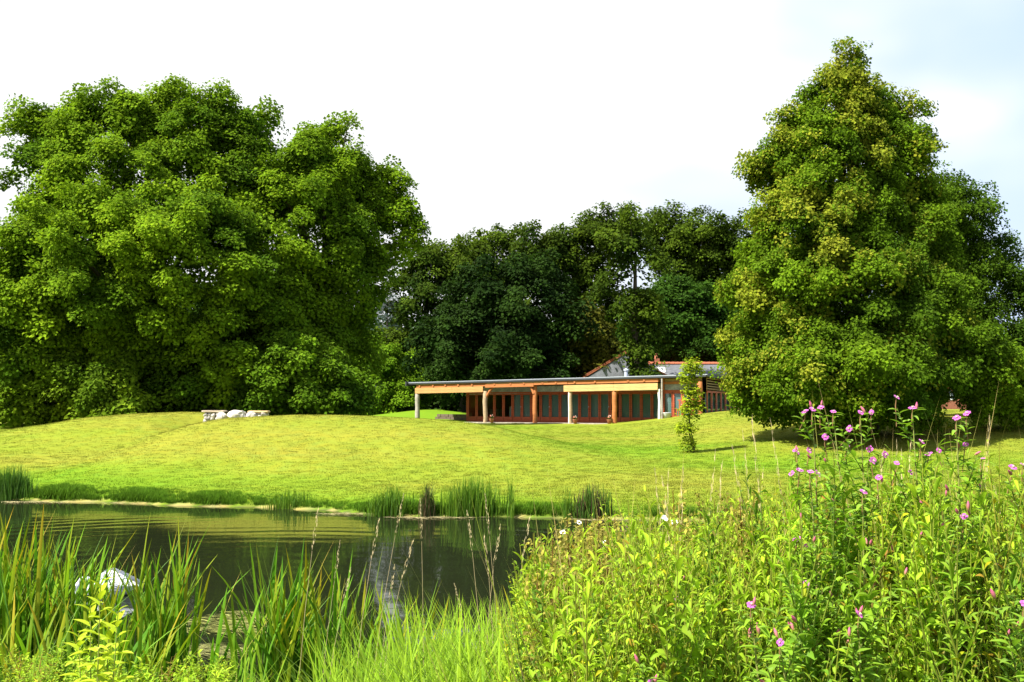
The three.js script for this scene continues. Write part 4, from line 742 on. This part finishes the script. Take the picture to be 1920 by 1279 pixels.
{
  seed = 95;
  for (let k = 0; k < 3200; k++) {
    const d = 2.25 + 5.1 * Math.pow(rnd(), 0.8), px = rr(990, 2150), x = xAt(px, d), full = scatterTop(x, d); if (full < 0.2) continue;
    const h = clamp(full * (rnd() < 0.42 ? rr(0.86, 1.02) : rr(0.45, 0.92)), 0.25, 1.75), v = rr(0.75, 1.25), n = clamp(0.5 + fbm(x * 0.9, d * 0.9, 2, 3) * 1.4 + rr(-0.3, 0.3), 0, 1);
    let c = mix3(YG.lush, YG.lime, n); if (rnd() < 0.06) c = YG.deep; if (rnd() < 0.03) c = mix3(c, YG.rust, 0.5);
    const wide = clamp(h * 0.68, 0.45, 0.8);
    herbLists[Math.floor(rnd() * herbs.length)].push({ m: new THREE.Matrix4().compose(V(x, ground(x, d) - 0.02, -d), new THREE.Quaternion().setFromEuler(new THREE.Euler(gauss() * 0.09, rr(0, 6.28), gauss() * 0.09)), V(wide, h, wide)), c: mul3(c, v) });
  }
  // low weeds over the left part of the bank
  for (let k = 0; k < 620; k++) {
    const d = rr(2.6, 6.4), px = rr(-250, 1000), x = xAt(px, d), cap = EYE + (HORIZON - table([[-200, 1185], [60, 1180], [130, 1145], [200, 1110], [300, 1165], [420, 1200], [500, 1235], [620, 1258], [800, 1255], [900, 1200], [1000, 1110]], px)) / F * d - ground(x, d); if (cap < 0.12) continue;
    const h = clamp(cap * rr(0.55, 1), 0.12, 0.9), c = mix3(YG.lush, YG.lime, rnd()), wide = clamp(h * 1.1, 0.45, 0.9);
    herbLists[Math.floor(rnd() * herbs.length)].push({ m: new THREE.Matrix4().compose(V(x, ground(x, d) - 0.02, -d), new THREE.Quaternion().setFromEuler(new THREE.Euler(gauss() * 0.1, rr(0, 6.28), gauss() * 0.1)), V(wide, h, wide)), c: mul3(rnd() < 0.06 ? mix3(c, YG.rust, 0.6) : c, rr(0.8, 1.2)) });
  }
}
const weeds = thing('weeds', 'tangle of yellow green weeds covering the near bank', 'weeds'); weeds.userData.kind = 'stuff';
herbs.forEach((g, k) => instances(weeds, ['narrow_weeds', 'bushy_weeds', 'broad_weeds', 'fine_weeds'][k], g, nearLeaf, herbLists[k]));
{
  const list = []; seed = 97;                                         // seeding dock and sedge at the left rim of the weeds and along their top
  for (let k = 0; k < 80; k++) { const d = rr(3.2, 6.0), px = rnd() < 0.55 ? rr(1015, 1140) : rr(1270, 1440), x = xAt(px, d), h = scatterTop(x, d, rr(0.85, 1.03)); if (h < 0.3) continue; list.push({ m: new THREE.Matrix4().compose(V(x, ground(x, d), -d), new THREE.Quaternion().setFromEuler(new THREE.Euler(gauss() * 0.1, rr(0, 6.28), gauss() * 0.1)), V(1.3, h, 1.3)), c: mul3([0.36, 0.32, 0.05], rr(0.7, 1.2)) }); }
  tag(instances(scene, 'seeding_weeds', froth(98, 1, [1, 1, 1]), nearLeaf, list), 'frothy yellow seed heads rising from the weeds at the right', 'weeds');
}
{
  const list = []; seed = 99;                                         // long bright grass at the bottom of the picture
  for (let k = 0; k < 420; k++) {
    const d = rr(4.4, 8.2), px = rnd() < 0.75 ? rr(640, 1040) : rr(-150, 1900), x = xAt(px, d), cap = px < 1040 ? EYE + (HORIZON - table([[-200, 1230], [480, 1250], [640, 1235], [700, 1215], [780, 1190], [860, 1125], [930, 1085], [1000, 1060]], px) - rr(-40, 10)) / F * d - ground(x, d) : scatterTop(x, d, 0.9); if (cap < 0.15) continue;
    const h = clamp(cap * rr(0.6, 1), 0.15, 1.1); list.push({ m: new THREE.Matrix4().compose(V(x, ground(x, d) - 0.03, -d), new THREE.Quaternion().setFromAxisAngle(UP, rr(0, 6.28)), V(0.7 + h * 0.5, h, 0.7 + h * 0.5)), c: mul3(mix3(YG.lush, YG.lime, rnd() * 0.6), rr(0.7, 1.15)) });
  }
  tag(instances(scene, 'long_grass', tuft(26, 0.16, 1, 0.012, 0.42, 100), nearLeaf, list), 'long bright green grass on the near bank', 'grass');
  const dry = []; for (let k = 0; k < 110; k++) { const d = rr(2.6, 6), px = rr(1000, 2100), x = xAt(px, d), h = scatterTop(x, d, rr(0.7, 1.0)); if (h < 0.25) continue; dry.push({ m: new THREE.Matrix4().compose(V(x, ground(x, d) - 0.03, -d), new THREE.Quaternion().setFromAxisAngle(UP, rr(0, 6.28)), V(1, h, 1)), c: mul3(mix3(YG.straw, YG.lime, rnd() * 0.7), rr(0.8, 1.2)) }); }
  tag(instances(scene, 'dry_grass', tuft(9, 0.12, 1, 0.006, 0.35, 102), nearLeaf, dry), 'thin yellowed grass blades among the weeds at the right', 'grass');
  const dead = []; for (let k = 0; k < 60; k++) { const d = rr(5, 7.5), px = rnd() < 0.5 ? rr(640, 740) : rr(250, 460), x = xAt(px, d); dead.push({ m: new THREE.Matrix4().compose(V(x, ground(x, d) - 0.03, -d), new THREE.Quaternion().setFromAxisAngle(UP, rr(0, 6.28)), V(0.8, rr(0.25, 0.5), 0.8)), c: mul3(YG.straw, rr(0.7, 1.1)) }); }
  tag(instances(scene, 'dead_grass', tuft(22, 0.16, 1, 0.008, 0.9, 101), stemMat, dead), 'bleached dead grass at the bottom of the near bank', 'grass');
}
// willowherb plants in flower
const WL = [0, 1, 2, 3].map((k) => { seed = 110 + k; const g = new GB(), v = rr(0.85, 1.1); g.leaf(V(0, 0, 0), V(1, 0.35, 0).normalize(), V(-0.35, 1, 0).normalize(), 1, 0.24, { n: 6, curl: rr(0.3, 0.9), fold: rr(0.15, 0.35), peak: 0.42 }, [0.16 * v, 0.30 * v, 0.012], [0.21 * v, 0.36 * v, 0.018]); return g.geo(); });
const FL = [0, 1].map((k) => { seed = 120 + k; const g = new GB(); for (let p = 0; p < 4; p++) { const a = p * Math.PI / 2 + rr(-0.15, 0.15), o = V(Math.cos(a), rr(0.25, 0.5), Math.sin(a)).normalize(), s = V(-Math.sin(a), 0, Math.cos(a)); for (const q of [-0.28, 0.28]) g.leaf(V(0, 0, 0).addScaledVector(o, 0.001), o.clone().addScaledVector(s, q).normalize(), V(-o.x, 1, -o.z).normalize(), 0.0145, 0.0115, { n: 4, curl: 0.35, fold: 0.12, peak: 0.68 }, [0.42, 0.09, 0.36], [0.60, 0.11, 0.50]); } return g.geo(); });
const SPRIG = [0, 1, 2].map((k) => { seed = 125 + k; const g = new GB(), q = (s) => V(0.42 * s + 0.1 * s * (1 - s), 0.9 * s - 0.1 * s * (1 - s), 0); g.tube([q(0), q(0.5), q(1)], [0.016, 0.012, 0.006], 5, [0.16, 0.2, 0.03]);   // a side shoot with small leaves, one unit long
  for (let j = 0; j < 11; j++) { const s = 0.2 + 0.8 * j / 11, a = j * 2.4, o = V(Math.cos(a), rr(0.3, 0.9), Math.sin(a)).normalize(), v = rr(0.8, 1.2); g.leaf(q(s), o, V(-o.x + gauss() * 0.3, 1, -o.z + gauss() * 0.3).normalize(), 0.42 * (1.15 - 0.55 * s), 0.11, { n: 4, curl: rr(0.2, 0.7) }, [0.16 * v, 0.30 * v, 0.012], [0.21 * v, 0.36 * v, 0.018]); } return g.geo(); });
const stamen = new GB(); for (let k = 0; k < 6; k++) { const a = k * 1.047; stamen.tube([V(0, 0, 0), V(Math.cos(a) * 0.003, 0.008, Math.sin(a) * 0.003)], [0.0006, 0.0009], 4, [0.7, 0.65, 0.45]); } const STAMEN = stamen.geo();
const bud = new GB(); bud.tube([V(0, 0, 0), V(0, 0.006, 0), V(0, 0.013, 0), V(0, 0.02, 0)], [0.0012, 0.0036, 0.0032, 0.0006], 6, [0.26, 0.16, 0.05], [0.48, 0.06, 0.20]); const BUD = bud.geo();
function willowherb(px, py, d, flowers, label, leaves = 34) {
  seed = px * 7 + py; const tip = at(px, py, d), bx = tip.x + gauss() * 0.1, by = ground(bx, d), t = thing('willowherb', label, 'wildflower', V(bx, by, -d), 'pink flowering willowherb plants on the right bank'), T = V(tip.x - bx, tip.y - by, 0);
  const P = (s) => V(T.x * s * s + 0.012 * Math.sin(s * 7 + px), T.y * s, 0.012 * Math.cos(s * 5 + py)), g = new GB();
  g.tube([0, 0.2, 0.4, 0.6, 0.8, 0.92, 1].map(P), [0.006, 0.0055, 0.005, 0.004, 0.003, 0.002, 0.001], 6, [0.30, 0.20, 0.07], [0.16, 0.19, 0.03]);
  const sprigs = [];
  for (let k = 0; k < 9; k++) { const s = 0.66 + 0.036 * k, a = k * 2.4 + px, l = rr(0.09, 0.17) * (1.25 - 0.5 * k / 9); sprigs.push([P(s), P(s).add(V(Math.cos(a) * l * 0.42, l * 0.9, Math.sin(a) * l * 0.42)), a, l]); }
  add(t, 'stem', g.geo(), stemMat);
  const leaf = (p, a, l) => { const m = add(t, 'leaf', WL[Math.floor(rnd() * 4)], nearLeaf); m.position.copy(p); m.rotation.set(0, a, rr(-0.25, 0.3)); m.scale.setScalar(l); };
  for (let k = 0; k < leaves; k++) { const s = 1 - Math.pow(k / leaves, 1.5) * 0.5; leaf(P(s), k * 2.4 + (k % 2) * Math.PI, (0.035 + 0.075 * Math.pow(1 - s, 0.5)) * rr(0.85, 1.15)); }
  for (const [p, , a, l] of sprigs) { const m = add(t, 'sprig', SPRIG[Math.floor(rnd() * 3)], nearLeaf); m.position.copy(p); m.rotation.y = -a; m.scale.setScalar(l); }
  const ends = [P(1), ...sprigs.slice().reverse().map((s) => s[1])];
  for (let k = 0; k < flowers; k++) {
    const e = ends[k % ends.length], off = k === 0 ? V(0, 0.006, 0.004) : V(gauss() * 0.02, rr(-0.01, 0.03), rr(0, 0.02)), f = add(t, 'flower', FL[k % 2], petalMat); f.position.copy(e).add(off); f.rotation.set(rr(0.3, 1.25), rr(0, 6.28), rr(-0.4, 0.4), 'YXZ'); f.rotation.y = rr(-0.9, 0.7); f.scale.setScalar(rr(0.55, 0.82)); add(f, 'stamens', STAMEN, stemMat);
    const st = add(t, 'flower_stalk', new GB().tube([e.clone().add(V(0, -0.05, -0.005)), e.clone().add(off).add(V(0, -0.02, -0.008)), e.clone().add(off)], [0.0012, 0.0016, 0.001], 5, [0.24, 0.13, 0.05]).geo(), stemMat); st.castShadow = true;
  }
  for (let k = 0; k < 4; k++) { const b = add(t, 'bud', BUD, stemMat), e = ends[Math.floor(rnd() * ends.length)]; b.position.copy(e).add(V(gauss() * 0.016, rr(0, 0.02), gauss() * 0.016)); b.rotation.set(gauss() * 0.7, 0, gauss() * 0.7); b.scale.setScalar(rr(0.8, 1.2)); }
}
for (const [px, py, d, n, label, lv] of [
  [1523, 772, 2.9, 5, 'tall willowherb with pink flowers, left of the tallest pair'], [1568, 776, 3.1, 3, 'willowherb with few blooms between the two tallest flowering stems'], [1614, 778, 3.0, 4, 'willowherb with pink flowers bending right before the dark shade under the lime'],
  [1719, 770, 2.75, 5, 'willowherb with the largest pink flower at its top'], [1790, 788, 2.9, 3, 'willowherb with reddish buds right of the largest pink flower'], [1500, 852, 3.1, 3, 'willowherb with pink blooms at the left edge of the tall group'],
  [1517, 888, 2.6, 2, 'willowherb with one big pink bloom below the tall group'], [1627, 846, 3.0, 2, 'willowherb with a pale pink bloom against the lawn'], [1608, 925, 2.6, 2, 'willowherb with deep pink blooms below the tallest stems'],
  [1708, 890, 2.9, 1, 'willowherb with a single bud-like bloom between the tall groups'], [1838, 862, 2.9, 2, 'willowherb with two small blooms near the right edge'], [1904, 876, 2.6, 3, 'willowherb with pink blooms touching the right edge of the picture'],
  [1797, 972, 2.4, 1, 'willowherb with one bright bloom amid the weeds, right side'], [1504, 1028, 2.6, 2, 'willowherb with two dull pink blooms amid the weeds'], [1272, 1055, 3.3, 1, 'willowherb with a bloom at the left of the weeds, upper one'],
  [1268, 1120, 2.7, 1, 'willowherb with a bloom at the left of the weeds, lower one'], [1404, 1132, 2.2, 1, 'willowherb with a large low bloom left of centre in the weeds'], [1511, 1097, 2.5, 1, 'willowherb with a very pale bloom in the middle of the weeds'],
  [1590, 1150, 2.3, 1, 'willowherb with a tiny bloom low in the weeds'], [1446, 1204, 2.1, 1, 'willowherb with a bloom near the bottom of the picture'], [1909, 1131, 2.1, 1, 'willowherb with a purple bloom low at the right edge'],
  [1072, 1050, 4.4, 1, 'willowherb with a small bloom at the pond side of the weeds'], [1208, 1270, 2.2, 1, 'willowherb with a bloom cut by the bottom of the picture'], [1758, 998, 2.6, 1, 'willowherb with a small bloom between the low flowers'],
]) willowherb(px, py, d, n, label, lv ?? 30);

// white bindweed-like flowers at the pond side of the weeds
{
  const TR = new THREE.LatheGeometry([[0.002, 0], [0.004, 0.015], [0.009, 0.03], [0.024, 0.042], [0.027, 0.04]].map(([a, b]) => new THREE.Vector2(a, b)), 14), white = std([0.82, 0.82, 0.76], { side: THREE.DoubleSide });
  const vine = (label, spots, d) => { seed = spots[0][0]; const c = at(spots[0][0], spots[0][1], d), t = thing('bindweed', label, 'wildflower', V(c.x, ground(c.x, d), -d), 'white flowered bindweed on the pond side'); const base = t.position;
    for (const [px, py] of spots) { const p = at(px, py, d).sub(base), g = new GB(); g.tube([V(0, 0, 0), V(p.x * 0.6, p.y * 0.6, p.z - 0.03), p], [0.003, 0.0025, 0.002], 5, [0.16, 0.18, 0.03]); add(t, 'stem', g.geo(), stemMat); const f = add(t, 'flower', TR, white); f.position.copy(p); f.rotation.set(rr(0.5, 1.2), rr(-0.7, 0.7), rr(-0.3, 0.3)); f.scale.setScalar(0.62);
      for (let k = 0; k < 3; k++) { const l = new GB(), a = rr(0, 6.28); l.leaf(V(0, 0, 0), V(Math.cos(a), 0.2, Math.sin(a)).normalize(), UP, 0.07, 0.055, { n: 4, curl: 0.5, peak: 0.3 }, [0.12, 0.2, 0.02]); const m = add(t, 'leaf', l.geo(), nearLeaf); m.position.copy(p).multiplyScalar(0.92 - k * 0.06); } } };
  vine('bindweed with two white blooms at the top of the pond side weeds', [[1081, 985], [1056, 1003]], 5);
  vine('bindweed with white blooms right of the yellow seed heads', [[1133, 1022], [1098, 1055], [1088, 1048]], 4.6);
  vine('bindweed with two white blooms low beside the bright grass', [[1041, 1193], [1025, 1206]], 3.4);
  vine('bindweed with small white blooms on top of the weeds', [[1263, 980], [1240, 975]], 4.8);
}
// tall dry grass stalks
const grainHead = (s, len, c) => { seed = s; const g = new GB(); for (let k = 0; k < 46; k++) { const t = rnd(), a = rr(0, 6.28), w = 0.008 * Math.sin(Math.PI * Math.pow(t, 0.7)) + 0.0015, p = V(Math.cos(a) * w, len * t, Math.sin(a) * w); g.leaf(p, V(Math.cos(a) * 0.35, 1, Math.sin(a) * 0.35).normalize(), V(Math.cos(a), 0.2, Math.sin(a)).normalize(), 0.02, 0.005, { n: 2, curl: 0.1 }, mul3(c, rr(0.7, 1.2))); } return g.geo(); };
const HEADS = [1, 2, 3].map((k) => grainHead(130 + k, 0.16 + 0.03 * k, [0.52, 0.42, 0.22]));
function stalk(px, py, bpx, d, label, group, k, thick = 1) {
  seed = px + py; const tip = at(px, py, d), bx = xAt(bpx, d), by = ground(bx, d), t = thing('grass_stalk', label, 'grass stalk', V(bx, Math.max(by, -0.1), -d), group), T = V(tip.x - bx, tip.y - t.position.y, 0), bow = rr(0.02, 0.16) * Math.sign(px - bpx || 1);
  const hl = clamp(T.y * 0.16, 0.12, 0.26), len = T.length(), P = (s) => V(T.x * s + bow * 4 * s * (s - 1) * 0.5, T.y * s, 0.02 * Math.sin(s * 4)), e = 1 - hl / len, a = P(e), dir = V().subVectors(P(1), a).normalize();
  add(t, 'stalk', new GB().tube([0, 0.25, 0.5, 0.75, 1].map((s) => P(s * e)), [0.0035, 0.0032, 0.0026, 0.002, 0.0012].map((r) => r * thick), 5, [0.36, 0.29, 0.12], [0.48, 0.38, 0.2]).geo(), stemMat);
  const h = add(t, 'seed_head', HEADS[k % 3], stemMat); h.position.copy(a); h.quaternion.setFromUnitVectors(UP, dir); h.scale.set(thick, hl / (0.16 + 0.03 * (k % 3 + 1)), thick);
}
const words = ['tallest', 'second', 'third', 'fourth', 'fifth', 'sixth', 'seventh', 'eighth', 'ninth', 'tenth', 'eleventh', 'twelfth', 'thirteenth', 'fourteenth', 'fifteenth', 'sixteenth', 'seventeenth', 'eighteenth'];
[[598, 953, 562, 1], [640, 1012, 596, 1], [661, 1060, 610, 1], [712, 972, 668, 1], [758, 925, 690, 1], [742, 1055, 700, 1], [776, 1010, 715, 1], [789, 935, 796, 1], [876, 955, 905, 1], [908, 1003, 912, 1], [910, 926, 946, 1], [939, 980, 930, 1], [993, 968, 972, 1], [853, 1090, 920, 1]].forEach(([px, py, b], k) => stalk(px, py, b, 6.6, `dry grass stalk over the dark pond, ${k ? words[k] : 'first'} from the left of its row`, 'dry grass stalks in front of the pond', k, [0.7, 0.55, 0.65][k % 3]));
[[1228, 880, 1238], [1241, 892, 1244], [1253, 885, 1250], [1281, 878, 1272], [1342, 842, 1330], [1353, 872, 1346], [1374, 838, 1400], [1393, 806, 1396], [1411, 788, 1420], [1446, 788, 1448], [1432, 875, 1410], [1655, 850, 1640], [1682, 828, 1668], [1691, 842, 1676], [1708, 832, 1690], [1858, 783, 1832], [1862, 908, 1866], [1905, 1060, 1890]].forEach(([px, py, b], k) => stalk(px, py, b, 3.5, `pale dry grass stalk above the weeds, ${k ? words[k] : 'first'} from the left of its row`, 'dry grass stalks above the weeds', k + 1, [0.3, 0.42, 0.24, 0.36, 0.28][k % 5]));

// leafy plant in the left foreground
{
  const d = 4.3, root = thing('leafy_plant', 'bright yellow green leafy plant standing before the swan', 'plant', V(xAt(190, d), ground(xAt(190, d), d), -d)); seed = 141; const base = root.position;
  [[198, 1088, 0], [180, 1130, 0.1], [232, 1140, -0.05], [160, 1180, 0.1], [215, 1165, 0.08]].forEach(([px, py, dz]) => {
    const p = at(px, py, d + dz).sub(base), g = new GB(); g.tube([V(p.x * 0.3, 0, p.z), V(p.x * 0.7, p.y * 0.5, p.z), p], [0.006, 0.004, 0.0015], 5, [0.2, 0.22, 0.04]); add(root, 'stem', g.geo(), stemMat);
    for (let k = 0; k < 28; k++) { const s = 1 - 0.5 * k / 28, l = new GB(), a = k * 2.4, L = (0.055 + 0.06 * Math.sqrt(k / 28)) * rr(0.85, 1.2); l.leaf(V(0, 0, 0), V(Math.cos(a), rr(0.3, 0.9) * (k < 6 ? 1.6 : 0.7), Math.sin(a)).normalize(), V(-Math.cos(a) * 0.4, 1, -Math.sin(a) * 0.4).normalize(), L, L * 0.36, { n: 4, curl: rr(0.2, 0.7) }, [0.34, 0.46, 0.012], [0.42, 0.50, 0.02]); const m = add(root, 'leaf', l.geo(), nearLeaf); m.position.set(lerp(p.x * 0.7, p.x, s * 2 - 1), p.y * s, p.z); }
  });
}
console.log('leaf twigs', count);
renderer.render(scene, camera);
